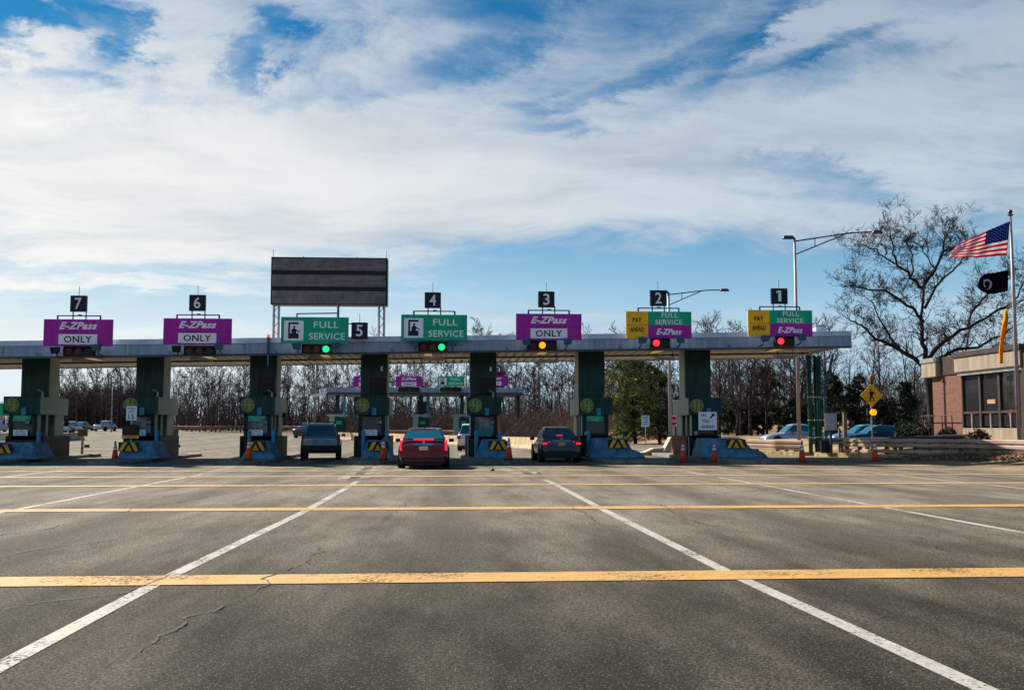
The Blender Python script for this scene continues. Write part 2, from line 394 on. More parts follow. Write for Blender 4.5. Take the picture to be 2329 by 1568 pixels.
def frange(a, b, n): return [a+(b-a)*i/n for i in range(n+1)]
def ground_sheet():
    ys = [-60, -20]+frange(0, 130, 52)+frange(135, 260, 25)+[300, 400, 600, 1000, 2500]
    xs = [-2500, -900, -400, -200]+frange(-120, 60, 90)+[80, 110, 160, 300, 700, 2500]
    mb = MB(); nx = len(xs)
    vs = [(x, y, gz(x, y)-(.03 if True else 0)) for y in ys for x in xs]
    mb.add(vs, [(j*nx+i, j*nx+i+1, (j+1)*nx+i+1, (j+1)*nx+i) for j in range(len(ys)-1) for i in range(nx-1)])
    tag(mb.build('ground', M['ground'], smooth=True), kind='structure')
    mb = MB(); ys = frange(-30, 0, 3)+frange(1, 230, 229); n = 70
    vs = []
    for y in ys:
        r = road_right(y); l = -75-max(0, y-60)*.2
        for i in range(n+1):
            x = l+(r-l)*i/n; vs.append((x, y, gz(x, y)+.004))
    mb.add(vs, [(j*(n+1)+i, j*(n+1)+i+1, (j+1)*(n+1)+i+1, (j+1)*(n+1)+i) for j in range(len(ys)-1) for i in range(n)])
    tag(mb.build('road', M['asphalt'], smooth=True), kind='structure')
ground_sheet()

def strip(mb, pts, w, dz=.008):
    pts = [Vector((p[0], p[1], 0)) for p in pts]
    b = len(mb.v)
    for i, p in enumerate(pts):
        d = (pts[min(i+1, len(pts)-1)]-pts[max(0, i-1)]).normalized(); nrm = Vector((-d.y, d.x, 0))
        ww = w[i] if hasattr(w, '__len__') else w
        for s in (1, -1):
            q = p+nrm*ww/2*s; mb.v.append((q.x, q.y, gz(q.x, q.y)+dz))
    for i in range(len(pts)-1): mb.f.append((b+2*i, b+2*i+1, b+2*i+3, b+2*i+2)); mb.mi.append(mb.cur)
def lane_markings():
    mw = MB(); mf = MB(); my = MB()
    for pp in ([(-560, 1830), (0, 1516), (380, 1314), (690, 1164), (790, 1108), (812, 1094)], [(3100, 1962), (2700, 1780), (2200, 1551), (1660, 1304), (1370, 1158), (1262, 1101), (1240, 1091)]):
        strip(mw, [ground_at(*q) for q in pp], .15, .0085)
    for X, y0, y1 in ((8.13, 8, 34), (-7.75, 8, 33), (14.0, 12, 36), (-13.2, 16, 36)):
        strip(mw, [(X, y) for y in frange(y0, y1, 20)], .14, .0085)
    # worn approach ends near the islands
    for X, y0, Xe, y1, w in ((-2.66, 29, -2.9, 39, .9), (2.84, 30, 2.2, 40, 1.0), (-2.66, 29, -2.9, 39, .3), (2.84, 30, 2.2, 40, .34), (8.13, 34, 7.4, 41, .25), (-7.75, 33, -8.1, 40, .25), (-2.6, 31, -1.4, 38, .2), (2.9, 32, 3.7, 38, .2), (9.5, 30, 9.0, 39, .2), (4.7, 22.8, 3.5, 22.8, .12)):
        strip(mf, [(X, y0), ((X+Xe)/2, (y0+y1)/2), (Xe, y1)], w, .010)
    for X in (-18, -24): strip(mf, [(X, 20), (X, 40)], .15, .0085)
    for y, w in ((10.15, .62), (18.75, .60), (26.4, .55), (31.2, .5), (35.3, .45), (38.7, .4), (41.2, .3)):
        strip(my, [(x, y) for x in frange(-30, 19 if y > 30 else 25, 40)], w, .0125)
    # far side markings
    for pts in ([(-30, 70), (-24, 110), (-26, 160), (-34, 205)], [(-9, 60), (-15, 84), (-22, 120), (-34, 170)]):
        strip(mf, pts, .2, .012)
    tag(mw.build('lane_marking', M['line_w']), kind='structure'); tag(mf.build('faded_marking', M['line_wf']), kind='structure')
    tag(my.build('rumble_bar_marking', M['line_y']), kind='structure')
    cr = MB()
    def crack(pp, w=.03, jit=.05):
        w *= .7
        P = [ground_at(*q) for q in pp]; pts = []
        for a, b in zip(P[:-1], P[1:]):
            n = max(3, int((b-a).length/.09))
            for i in range(n):
                q = a.lerp(b, i/n); k = noise.noise(q*2.3)*jit*3+random.uniform(-jit, jit)
                pts.append((q.x+k, q.y+random.uniform(-jit, jit)))
        strip(cr, pts, [w*random.uniform(.25, 1.3) for _ in pts], .0165)
    crack([(680, 1298), (640, 1305), (612, 1318), (595, 1340), (530, 1368), (450, 1402), (385, 1436), (330, 1475), (290, 1505)], .03, .03)
    crack([(740, 1240), (700, 1275), (650, 1300)], .03, .04)
    crack([(0, 1388), (120, 1368), (280, 1350), (360, 1322), (400, 1302)], .028, .015)
    crack([(0, 1268), (90, 1248), (320, 1220), (560, 1190), (640, 1172)], .03, .03)
    crack([(0, 1218), (160, 1192), (300, 1160), (480, 1128), (760, 1082)], .05, .05)
    crack([(860, 1190), (905, 1158), (960, 1120), (1060, 1085)], .02, .03)
    crack([(1500, 1150), (1560, 1180), (1620, 1198)], .03, .05)
    crack([(0, 1095), (250, 1078), (430, 1064)], .06, .07)
    crack([(1290, 1150), (1345, 1178), (1352, 1195)], .02, .03)
    crack([(2040, 1205), (2120, 1240), (2200, 1275)], .02, .06)
    crack([(1560, 1128), (1800, 1110), (2080, 1100)], .05, .05)
    crack([(400, 1338), (560, 1331), (690, 1333)], .008, .01)
    crack([(920, 1075), (1030, 1062), (1120, 1052)], .05, .06)
    tag(cr.build('pavement_crack', M['crack']), kind='structure')
lane_markings()

# ------------------------------------------------------------------ islands, booths
LANES = [7, 6, 5, 4, 3, 2, 1]
COLPX = dict(zip(LANES, (79, 339.5, 597.6, 850, 1098.5, 1344.8, 1587)))
HZPX = dict(zip(LANES, (7, 295, 582, 859.6, 1132.5, 1404, 1671.8)))
XB = {k: at(v, 900, 48).x for k, v in COLPX.items()}
XN = {k: at(v, 1010, 44.5).x for k, v in HZPX.items()}
# barrier outlines (base left, base right, top left, top right) and y of top
NOSE = {7: (-70, 86, -55, 71), 6: (267, 360, 277, 345), 5: (548, 625, 570, 609), 4: (820, 893, 833, 882), 3: (1080, 1164, 1095, 1150), 2: (1340, 1448, 1353, 1423), 1: (1592, 1726, 1602, 1690)}
def lanename(k): return 'lane %d' % k
def island(k):
    xb, xn = XB[k], (XN[k]+XB[k])/2+ (.35 if k <= 2 else .05)
    out = [(xn-.95, 42.3), (xn-.6, 41.6), (xn-.2, 41.3), (xn+.5+(.9 if k <= 2 else 0), 41.3), (xn+.95+(1.1 if k <= 2 else 0), 42), (xn+1.05+(.9 if k <= 2 else 0), 44.4), (xb+1.05, 47), (xb+1.05, 54), (xb+.6, 55.5), (xb-.6, 55.5), (xb-1.05, 54), (xb-1.05, 47)]
    n = len(out); mb = MB()
    inn = [(xb+(x-xb)*.96, 50+(y-50)*.99) for x, y in out]
    vs = [(x, y, -.02) for x, y in out]+[(x, y, .12) for x, y in out]+[(x, y, .15) for x, y in inn]
    mb.add(vs, [(i, (i+1) % n, (i+1) % n+n, i+n) for i in range(n)]+[(i+n, (i+1) % n+n, (i+1) % n+2*n, i+2*n) for i in range(n)]+[tuple(range(2*n, 3*n))])
    o = mb.build('traffic_island', M['kerb']); tag(o, kind='structure')

def emblem(parent, cx, cz, r, y):
    e = MB().disc(cx, cz, r, y-.012, y, 28).build('emblem', M['emb_g'], parent)
    g = MB()
    n = 28
    for i in range(n):      # ring
        a0, a1 = 2*math.pi*i/n, 2*math.pi*(i+1)/n
        g.prism([(cx+r*math.cos(a)*k, cz+r*math.sin(a)*k) for a, k in ((a0, .9), (a0, 1.0), (a1, 1.0), (a1, .9))], y-.02, y-.013)
    for poly in ([(-.42, .04), (-.20, .04), (-.18, .45), (-.28, .78), (-.44, .55)], [(.20, .04), (.42, .04), (.46, .50), (.32, .74), (.20, .50)],
                 [(-.42, -.05), (-.36, -.5), (-.22, -.66), (-.18, -.05)], [(.20, -.05), (.12, -.5), (-.02, -.72), (.30, -.66), (.52, -.35), (.40, -.05)], [(-.80, -.05), (.80, -.05), (.80, .038), (-.80, .038)]):
        g.prism([(cx+r*a, cz+r*b) for a, b in poly], y-.024, y-.013)
    g.build('gold_mark', M['emb_y'], e)

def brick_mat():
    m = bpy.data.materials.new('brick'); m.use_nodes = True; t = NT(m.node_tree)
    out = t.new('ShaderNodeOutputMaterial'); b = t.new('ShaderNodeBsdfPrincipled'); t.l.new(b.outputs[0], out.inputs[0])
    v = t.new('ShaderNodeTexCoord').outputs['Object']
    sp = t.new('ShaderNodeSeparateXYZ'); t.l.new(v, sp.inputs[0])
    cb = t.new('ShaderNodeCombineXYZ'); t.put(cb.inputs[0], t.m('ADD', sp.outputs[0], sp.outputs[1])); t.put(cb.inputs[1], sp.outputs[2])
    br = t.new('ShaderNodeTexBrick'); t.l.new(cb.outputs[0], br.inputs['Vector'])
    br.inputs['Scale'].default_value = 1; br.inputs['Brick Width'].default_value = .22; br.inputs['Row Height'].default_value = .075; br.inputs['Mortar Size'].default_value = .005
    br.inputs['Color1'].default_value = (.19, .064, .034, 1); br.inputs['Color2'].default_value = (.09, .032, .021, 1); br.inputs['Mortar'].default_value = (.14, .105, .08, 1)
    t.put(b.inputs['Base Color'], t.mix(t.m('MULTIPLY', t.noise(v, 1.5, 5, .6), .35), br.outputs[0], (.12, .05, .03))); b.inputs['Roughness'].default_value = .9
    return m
M['brick'] = brick_mat()

def canopy_z(X): return 4.59+.0177*(X+19.55)
LBL_BOOTH = {7: 'dark green toll booth column with a pale green strip sign, leftmost in the row', 6: 'dark green toll booth column behind the speed limit 15 sign',
 5: 'dark green toll booth with black monitor and green strip sign, left of the silver hatchback', 4: 'dark green toll booth with black monitor, left of the maroon sedan',
 3: 'dark green toll booth with black monitor and an orange post, between maroon and blue sedans', 2: 'dark green toll booth with mint side wall, right of the blue sedan',
 1: 'dark green toll booth carrying the PAY TOLL AHEAD board, brick base in sun'}
def booth(k):
    t = thing('toll_booth', LBL_BOOTH[k], 'toll booth', (XB[k], 48, .15), 0, 'toll booths under the canopy')
    zt = canopy_z(XB[k])-.15
    c = MB().box(-.625, .625, 0, .05, 2.72, zt+.12).build('column', M['green'], t)
    MB().box(-.62, .62, .052, 1.25, 2.72, zt+.12).build('column_casing', M['mint'], t)
    MB().box(-.80, .80, -1.40, -1.35, 1.93, 2.73).build('head_box', M['green'], t, bevel=.01)
    MB().box(-.795, .795, -1.348, 2.0, 1.93, 2.71).build('head_casing', M['mint'], t)
    emblem(t, -.42, 2.36, .31, -1.402)
    MB().box(.02, .22, -1.50, -1.405, 1.90, 2.24).build('lamp_box', M['bluep'], t, bevel=.015)
    # cabin: frame, window, side walls
    w = MB(); w.box(-.61, -.44, -1.2, -1.12, .95, 1.93); w.box(.44, .61, -1.2, -1.12, .95, 1.93); w.box(-.44, .44, -1.2, -1.12, 1.82, 1.93); w.box(-.44, .44, -1.2, -1.12, .95, 1.08)
    w.build('cabin_front', M['green_dk'], t)
    gl = {6: 'bglass_l', 5: 'bglass_l', 3: 'bglass_l'}.get(k, 'bglass')
    MB().box(-.44, .44, -1.16, -1.14, 1.08, 1.82).build('window', M[gl], t)
    for sx in (-1, 1):
        a, b = sorted((sx*.61, sx*.56))
        for y0, y1 in ((-1.118, -.75), (-.1, .1), (.9, 2.0)): MB().box(a, b, y0, y1, .95, 1.93).build('side_post', M['mint'], t)
    MB().box(-.55, .55, 1.9, 1.98, .95, 1.93).build('rear_wall', M['mint'], t)
    MB().box(-.55, .55, -1.0, 1.85, .80, .95).build('counter', M['brown'], t)
    MB().box(-.82, .82, -1.0, -.95, 0, .96).build('base_front', M['brown'], t)
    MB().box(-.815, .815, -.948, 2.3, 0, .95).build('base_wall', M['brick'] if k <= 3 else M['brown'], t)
    g = MB()
    for sx in (-.74, .74): g.tube([(sx, -1.06, 0), (sx, -1.06, .85), (sx, -.9, .95)], .03, 6)
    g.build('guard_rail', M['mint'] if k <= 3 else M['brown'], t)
    if k in (5, 4, 3):
        f = MB().box(-.30+.08, .50+.08, -.18, -.03, 2.95, 3.72).build('monitor', M['black'], t)
        e = MB(); 
        for a in ((-.33+.08, -.30+.08, 2.95, 3.75), (.50+.08, .53+.08, 2.95, 3.75), (-.30+.08, .50+.08, 3.72, 3.75)): e.box(a[0], a[1], -.20, -.03, a[2], a[3])
        e.build('monitor_frame', M['steel'], f)
        MB().tube([(.0, -.1, 2.72), (.0, -.1, 2.95)], .04, 6).build('monitor_stem', M['steel'], f)
    if k >= 5 or k == 3:
        MB().tube([(.46, -.28, 2.5), (.46, -.28, 2.98), (.30, -.45, 3.06)], .05, 6).build('bracket', M['galv'], t)
    if k in (3, 4): MB().box(.30, .40, -.07, -.004, 4.0-.0, 4.22).build('sensor', M['white'], t, bevel=.01)
    if k in (7, 5, 2):
        p = MB().box(-.42, .36, -1.25, -1.205, 1.62, 1.90).build('instruction_panel', M['sgreen'], t)
        text('EXACT CHANGE', p, M['refl'], -.03, 1.80, .62, .06, -1.252, th=.004); text('PLEASE', p, M['refl'], -.03, 1.69, .3, .05, -1.252, th=.004)
    if k >= 3:
        p = MB().box(.26 if k != 7 else .12, .47 if k != 7 else .33, -1.29, -1.256, 1.48, 1.68).build('number_plate', M['green'], t)
        text('150', p, M['bglass_l'] if 0 else M['refl'], .365 if k != 7 else .225, 1.58, .17, .12, -1.291, th=.004)
    if k in (7, 6, 5, 4):
        p = MB().box(-.36, .26, -1.30, -1.26, .98, 1.24).build('notice_board', M['sign_white'], t)
        text('E-ZPass', p, M['purple'], -.05, 1.17, .42, .08, -1.302, th=.004, shear=.3, off=.01); text('HAVE CASH', p, M['letter_blk'], -.05, 1.05, .46, .06, -1.302, th=.004)
    if k == 3:
        MB().box(-.30, .38, -1.30, -1.26, .93, 1.28).build('notice_board', mat('teal_board', (.02, .20, .18), .5), t)
        MB().box(.56, .72, -1.16, -1.04, 0.9, 1.92).build('orange_post', M['orange_p'], t)
    if k in (2, 1): MB().box(-.52, -.38, -1.3, -1.21, 1.0, 1.16).build('junction_box', M['mint'], t)
for k in LANES: island(k); booth(k)

def nose(k):
    bl, br, tl, tr = NOSE[k]; yt = {7: 1004, 6: 1002, 5: 1002, 4: 1000, 3: 998, 2: 995.5, 1: 996}[k]
    zt = at(0, yt, 44.9).z if 0 else 1.48-(yt-972)*44.9/2300
    c = XN[k]; X = lambda px, Y: at(px, 1020, Y).x-c
    nm = {7: 'blue grey concrete barrier at the left frame edge, chevron panel cut by the frame', 6: 'blue grey concrete barrier below the speed limit 15 sign', 5: 'blue grey concrete barrier left of the silver hatchback',
      4: 'blue grey concrete barrier left of the maroon sedan', 3: 'blue grey concrete barrier between the maroon and blue sedans', 2: 'long blue grey concrete barrier right of the blue sedan', 1: 'longest blue grey concrete barrier below the PAY TOLL AHEAD board'}[k]
    t = thing('crash_barrier', nm, 'barrier', (c, 44.5, .15), 0, 'concrete crash barriers at the island noses')
    z1 = zt-.15
    m = MB().hexa([(X(bl, 44.3), -.2, 0), (X(br, 44.3), -.2, 0), (X(br, 44.3)-.02, 1.9, 0), (X(bl, 44.3)+.1, 1.9, 0)], [(X(tl, 44.6), .15, z1), (X(tr, 44.6), .15, z1), (X(tr, 44.6)-.03, 1.9, z1), (X(tl, 44.6)+.08, 1.9, z1)])
    if k <= 2: m.prism([(X(br, 44.5)-.35, .001), (X(br, 44.5)+.38, .001), (X(br, 44.5)+.2, .2), (X(br, 44.5)-.06, .34), (X(br, 44.5)-.40, .42)], -.15, .7)
    m.build('concrete_block', M['nose'], t, bevel=.04)
    w, h = .43, .20; zc = 1.48-(({7: 1018, 6: 1014, 5: 1013, 4: 1013.5, 3: 1012, 2: 1008.5, 1: 1009}[k])-972)*44.3/2300-.15
    y = -.02-.25*(1-(zc/z1)) -.02
    p = MB().box(-w, w, y-.03, y, zc-h, zc+h).build('hazard_panel', M['letter_blk'], t)
    s = MB(); yy = y-.036
    s.prism([(-w+.02, zc-h+.02), (-w+.17, zc-h+.02), (-w+.36, zc+h-.02), (-w+.2, zc+h-.02)], yy, y-.031)
    s.prism([(w-.17, zc-h+.02), (w-.02, zc-h+.02), (w-.2, zc+h-.02), (w-.36, zc+h-.02)], yy, y-.031)
    s.prism([(-.14, zc-h+.02), (.14, zc-h+.02), (0, zc+.09)], yy, y-.031)
    s.build('chevron', M['hz_y'], p)
for k in LANES: nose(k)

# bollards
def simple(name, m, mb, label, cat, loc, group=None, rz=0, **kw):
    o = mb.build(name, m, **kw); o.location = loc; o.rotation_euler = (0, 0, rz); return tag(o, label, cat, group)
bl_me = None
for px, lbl in ((88, 'blue bollard right of the leftmost barrier'), (356, 'blue bollard right of the speed limit 15 sign'), (567, 'blue bollard left of the booth beside the silver hatchback'),
                (622, 'blue bollard just left of the silver hatchback'), (826, 'blue bollard right of the silver hatchback'), (879.5, 'blue bollard just left of the maroon sedan'),
                (1083, 'blue bollard just right of the maroon sedan'), (1137, 'blue bollard between the teal board and the orange post'), (1338, 'blue bollard just right of the blue sedan')):
    p = at(px, 1000, 45.9)
    o = simple('bollard', M['bluep'], MB().tube([(0, 0, 0), (0, 0, 1.18), (0, 0, 1.22)], [.09, .09, .06], 14), lbl, 'bollard', (p.x, 45.9, .15), 'blue bollards in front of the booths', smooth=False)

# cones
def cone(px, py, lbl, top=47, z=0):
    p = ground_at(px, py) if not z else at(px, py, z)
    if z: p.z = .15
    t = thing('traffic_cone', lbl, 'traffic cone', p, 0, 'orange traffic cones')
    s = .92
    MB().box(-.19, .19, -.19, .19, .0, .035).build('base', M['rubber'], t)
    MB().tube([(0, 0, .035), (0, 0, .55*s)], [.155, .095], 16).build('body', M['cone'], t, True)
    MB().tube([(0, 0, .55*s), (0, 0, .66*s)], [.096, .078], 16).build('band', M['refl'], t, True)
    MB().tube([(0, 0, .66*s), (0, 0, .71*s)], [.077, .07], 16).build('middle_ring', M['cone'], t, True)
    MB().tube([(0, 0, .71*s), (0, 0, .82*s)], [.071, .052], 16).build('band', M['refl'], t, True)
    MB().tube([(0, 0, .82*s), (0, 0, .98*s), (0, 0, s)], [.051, .032, .02], 16).build('tip', M['cone'], t, True)
cone(261, 1050, 'orange cone left of the barrier below the speed limit 15 sign')
cone(565, 1048, 'orange cone left of the silver hatchback', z=42.2)
cone(872, 1046, 'orange cone close to the left side of the maroon sedan', z=42.2)
cone(1157, 1043, 'orange cone left of the blue sedan', z=42.4)
cone(1553, 1050, 'orange cone in front of the brick booth base')
cone(1624, 1050, 'orange cone in front of the longest blue barrier')
cone(1824, 1050, 'orange cone standing before the green pipes')
cone(1990, 1048, 'rightmost orange cone, before the guardrail end')

# ------------------------------------------------------------------ canopy
def canopy():
    X0, X1, YF, YB = -34, 18.8, 45.8, 54.6
    t = thing('toll_canopy', 'long flat grey metal canopy roof over all the toll lanes', 'canopy', (0, 0, 0))
    def sb(name, m, y0, y1, z0, z1, x0=X0, x1=X1):
        a, b = canopy_z(x0), canopy_z(x1)
        return MB().hexa([(x0, y0, a+z0), (x1, y0, b+z0), (x1, y1, b+z0), (x0, y1, a+z0)], [(x0, y0, a+z1), (x1, y0, b+z1), (x1, y1, b+z1), (x0, y1, a+z1)]).build(name, m, t)
    sb('fascia', M['alu'], YF, YF+.12, 0, .47)
    sb('fascia_trim', M['alu2'], YF-.05, YF+.12, .472, .70)
    sb('drip_edge', M['steel'], YF-.03, YF+.2, -.09, -.002)
    sb('roof', M['roofm'], YF+.121, YB-.1, .45, .62, x1=X1-.125)
    sb('rear_fascia', M['alu'], YB-.098, YB, 0, .68, x1=X1-.125)
    sb('side_fascia', M['alu2'], YF+.121, YB, .0, .70, x0=X1-.12)
    m = MB(); x = X0
    while x < X1-.3:      # ribbed underside
        a = canopy_z(x)
        m.box(x, x+.30, YF+.2, YB-.1, a+.06, a+.16); m.box(x+.30, x+.42, YF+.2, YB-.1, a+.16, a+.2)
        x += .42
    m.build('ribbed_soffit', M['soffit'], t)
    g = MB()
    for Y in (50.6,): 
        a, b = canopy_z(X0), canopy_z(X1-.3)
        g.hexa([(X0, Y, a-.02), (X1-.3, Y, b-.02), (X1-.3, Y+.12, b-.02), (X0, Y+.12, a-.02)], [(X0, Y, a+.058), (X1-.3, Y, b+.058), (X1-.3, Y+.12, b+.058), (X0, Y+.12, a+.058)])
    g.build('purlin', M['steel'], t)
    s = MB(); x = -30
    while x < 18:
        s.box(x, x+.02, YF-.008, YF-.001, canopy_z(x)+.01, canopy_z(x)+.46); x += 5.25
    s.build('fascia_joint', M['steel'], t)
    r = MB(); p = at(610, 790, 45.7)
    for px in (88, 390, 595, 716+0, 890, 1180, 1290+0, 1545, 1893): pass
    # rooftop unit at the far right end
    u = thing('rooftop_unit', 'pale metal unit on the canopy roof at its right end', 'roof unit', (at(1862, 750, 49).x, 49, canopy_z(17.3)+.62))
    MB().box(-.26, .26, -.3, .3, 0, .62).build('housing', M['alu2'], u, bevel=.03); MB().box(-.3, .3, -.34, .34, .622, .68).build('cap', M['galv'], u)
canopy()

# small angled nozzles along the drip edge
for px, lb in ((88, 'small blue nozzle on canopy edge left of the lane 7 sensor plate'), (391, 'small blue nozzle on canopy edge right of the lane 7 sign')): pass
NZ = [(88, 'above the leftmost booth'), (388, 'above the booth behind the speed limit sign'), (628, 'right of the orange topped conduit'), (892, 'left of the lane 4 signal'), (1152, 'left of the lane 3 signal'), (1290+120, 'left of the lane 2 signal'), (1658, 'left of the lane 1 signal')]
for px, lb in NZ:
    p = at(px, 803, 45.72); z = canopy_z(p.x)
    simple('spray_nozzle', M['bluep'], MB().tube([(.10, 0, -.03), (-.07, -.06, .13)], .035, 6), 'small blue nozzle on the canopy edge '+lb, 'nozzle', (p.x, 45.68, z), 'small blue nozzles on the canopy edge')
# conduit with orange lamp on the fascia
p = at(610, 800, 45.7)
t = thing('warning_beacon', 'vertical dark conduit on the fascia with small orange lamp on top', 'beacon', (p.x, 45.66, canopy_z(p.x)))
MB().box(-.05, .05, -.06, .06, -.05, .72).build('conduit', M['steel'], t); MB().tube([(0, 0, -.05), (0, 0, -.55)], .03, 6).build('pipe', M['bluep'], t)
MB().tube([(0, 0, .722), (0, 0, .83)], [.09, .07], 10).build('lens', mat('beacon_orange', (.9, .15, .02), .3, emit=(1, .15, .02), es=.5), t)

# ------------------------------------------------------------------ lane signs
YS = 45.35
def span(x0, x1, y0, y1, Y):
    a, b = at(x0, (y0+y1)/2, Y), at(x1, (y0+y1)/2, Y)
    zt, zb = at((x0+x1)/2, y0, Y).z, at((x0+x1)/2, y1, Y).z
    return (a.x+b.x)/2, b.x-a.x, zb, zt
def pict(p, m_w, m_b, cx, cz, w, h, y):      # attendant at a booth window
    q = MB().box(cx-w/2, cx+w/2, y-.012, y, cz-h/2, cz+h/2).build('pictogram', m_w, p)
    b = MB(); P = lambda pts: b.prism([(cx+a*w, cz+c*h) for a, c in pts], y-.018, y-.0125)
    P([(-.28, -.40), (.25, -.40), (.25, -.14), (-.28, -.14)]); P([(-.28, -.139), (-.19, -.139), (-.19, .32), (-.28, .32)]); P([(-.28, .321), (.25, .321), (.25, .42), (-.28, .42)])
    b.disc(cx+.02*w, cz+.19*h, .06*w, y-.018, y-.0125, 12)
    P([(-.10, -.138), (.12, -.138), (.14, .05), (.06, .12), (-.04, .12), (-.12, .02)]); P([(.13, -.01), (.14, .05), (.32, -.05), (.31, -.09)])
    b.build('figure', m_b, q)
def lane_sign(k, x0, x1, y0, y1, kind, label, Y=YS, small=False, group='signs on the toll canopy'):
    c, w, zb, zt = span(x0, x1, y0, y1, Y); h = zt-zb
    t = thing('lane_sign', label, 'sign', (c, Y, zb), 0, group)
    S = {'m': w}
    if kind == 'ez':
        p = MB().box(-w/2, w/2, -.05, .02, 0, h).build('panel', M['purple'], t)
        MB().box(-w/2, w/2, -.053, -.0505, h*.495, h*.505).build('joint', M['letter_blk'], p)
        text('E-ZPass', p, M['sign_white'], 0, h*.76, w*.55, h*.27, -.052, 'lettering', .35, .035)
        q = MB().box(-w*.28, w*.28, -.066, -.0545, h*.06, h*.44).build('white_plate', M['sign_white'], p)
        text('ONLY', q, M['letter_blk'], 0, h*.25, w*.40, h*.245, -.067, 'lettering', 0, .012)
    elif kind == 'fs':
        p = MB().box(-w/2, w/2, -.05, .02, 0, h).build('panel', M['sgreen'], t)
        MB().box(-w/2, w/2, -.053, -.0505, h*.495, h*.505).build('joint', M['green'], p)
        pict(p, M['sign_white'], M['navy'], -w*.31, h*.48, w*.29, h*.75, -.055)
        text('FULL', p, M['sign_white'], w*.17, h*.71, w*.37, h*.25, -.052, 'lettering', 0, .012); text('SERVICE', p, M['sign_white'], w*.18, h*.27, w*.53, h*.25, -.052, 'lettering', 0, .012)
    else:
        a = -w/2+w*.335
        p = MB().box(-w/2, a, -.05, .02, 0, h).build('yellow_panel', M['yellow'], t)
        MB().box(-w/2, a, -.053, -.0505, h*.49, h*.505).build('joint', M['letter_blk'], p)
        text('PAY', p, M['letter_blk'], (-w/2+a)/2-.0, h*.68, w*.135, h*.17, -.052, off=.02); text('AHEAD', p, M['letter_blk'], (-w/2+a)/2, h*.33, w*.21, h*.18, -.052, off=.02)
        p = MB().box(a+.003, w/2, -.05, .02, h*.5, h).build('green_panel', M['sgreen'], t); cx = (a+w/2)/2
        text('FULL', p, M['sign_white'], cx-.0, h*.865, w*.25, h*.17, -.052, off=.01); text('SERVICE', p, M['sign_white'], cx-.05, h*.61, w*.41, h*.17, -.052, off=.01)
        p = MB().box(a+.003, w/2, -.05, .02, 0, h*.497).build('purple_panel', M['purple'], t)
        text('E-ZPass', p, M['sign_white'], cx-.05, h*.25, w*.39, h*.22, -.052, 'lettering', .35, .035)
    MB().box(-w/2+.01, w/2-.01, .022, .03, .01, h-.01).build('back_plate', M['alu2'], t)
    if not small:
        f = MB(); fw = .31*w
        if k == 5: f.tube([(-w*.27, .0, h-.02), (-w*.27, 0, h+.16)], .035, 6); f.tube([(w*.34, .0, h-.02), (w*.34, 0, h+.62)], .05, 6); f.tube([(-w*.27, 0, h+.15), (w*.34, 0, h+.19)], .03, 6)
        else:
            f.tube([(-fw, .0, h-.02), (-fw, 0, h+.17)], .04, 6); f.tube([(fw, .0, h-.02), (fw, 0, h+.17)], .04, 6); f.tube([(-fw, 0, h+.16), (fw, 0, h+.16)], .028, 6)
            f.tube([(-.28, .05, h-.02), (-.28, .05, h+.36)], .028, 6); f.tube([(.28, .05, h-.02), (.28, .05, h+.36)], .028, 6); f.box(-.06, .10, -.02, .05, h+.15, h+.22)
        for sx in (-w*.3, w*.3): MB().box(sx-.04, sx+.04, .031, .40, .15, .22).build('wall_bracket', M['steel'], t)
        f.build('mounting_frame', M['steel'], t)
    return t
lane_sign(7, 100, 257, 726, 786.6, 'ez', 'purple E-ZPass ONLY sign under the number 7 placard')
lane_sign(6, 372, 527, 724, 783.6, 'ez', 'purple E-ZPass ONLY sign under the number 6 placard')
lane_sign(5, 639, 792.6, 721, 780.6, 'fs', 'green FULL SERVICE sign with booth pictogram beside the number 5 placard')
lane_sign(4, 912, 1062, 715.5, 774.4, 'fs', 'green FULL SERVICE sign with booth pictogram under the number 4 placard')
lane_sign(3, 1173, 1322, 713.5, 773, 'ez', 'purple E-ZPass ONLY sign under the number 3 placard')
lane_sign(2, 1423, 1571.6, 708.4, 769.3, 'pa', 'yellow, green and purple PAY AHEAD FULL SERVICE sign under number 2')
lane_sign(1, 1700, 1846, 705.3, 765.4, 'pa', 'yellow, green and purple PAY AHEAD FULL SERVICE sign under number 1')
for k, cx, y0, y1 in ((7, 179.4, 672, 708.7), (6, 449.4, 670.5, 707), (5, 817.5, 733, 770.4), (4, 984, 664.7, 700.4), (3, 1241.9, 662.7, 699), (2, 1496, 660, 695.8), (1, 1771, 655.7, 691)):
    c, w, zb, zt = span(cx-18.5, cx+18.5, y0, y1, YS); h = zt-zb
    t = thing('lane_number_placard', 'black square placard with white numeral %d' % k, 'placard', (c, YS, zb), 0, 'lane number placards')
    p = MB().box(-w/2, w/2, -.09, .09, 0, h).build('box', M['navy'], t, bevel=.02)
    text(str(k), p, M['sign_white'], 0, h/2, h*(.40 if k != 1 else .18), h*.70, -.092, 'numeral', 0, .012)
    if k == 1: MB().prism([(-.16, h*.68), (-.07, h*.74), (-.07, h*.845), (-.16, h*.78)], -.104, -.0905).build('numeral_flag', M['sign_white'], p)
    a = MB().tube([(0, 0, h), (0, 0, h+.42)], .012, 5)
    a.build('antenna', M['steel'], t)
    if k == 5: MB().box(-w/2-.3, -w/2, -.02, .02, h-.08, h-.03).build('bracket', M['steel'], t)

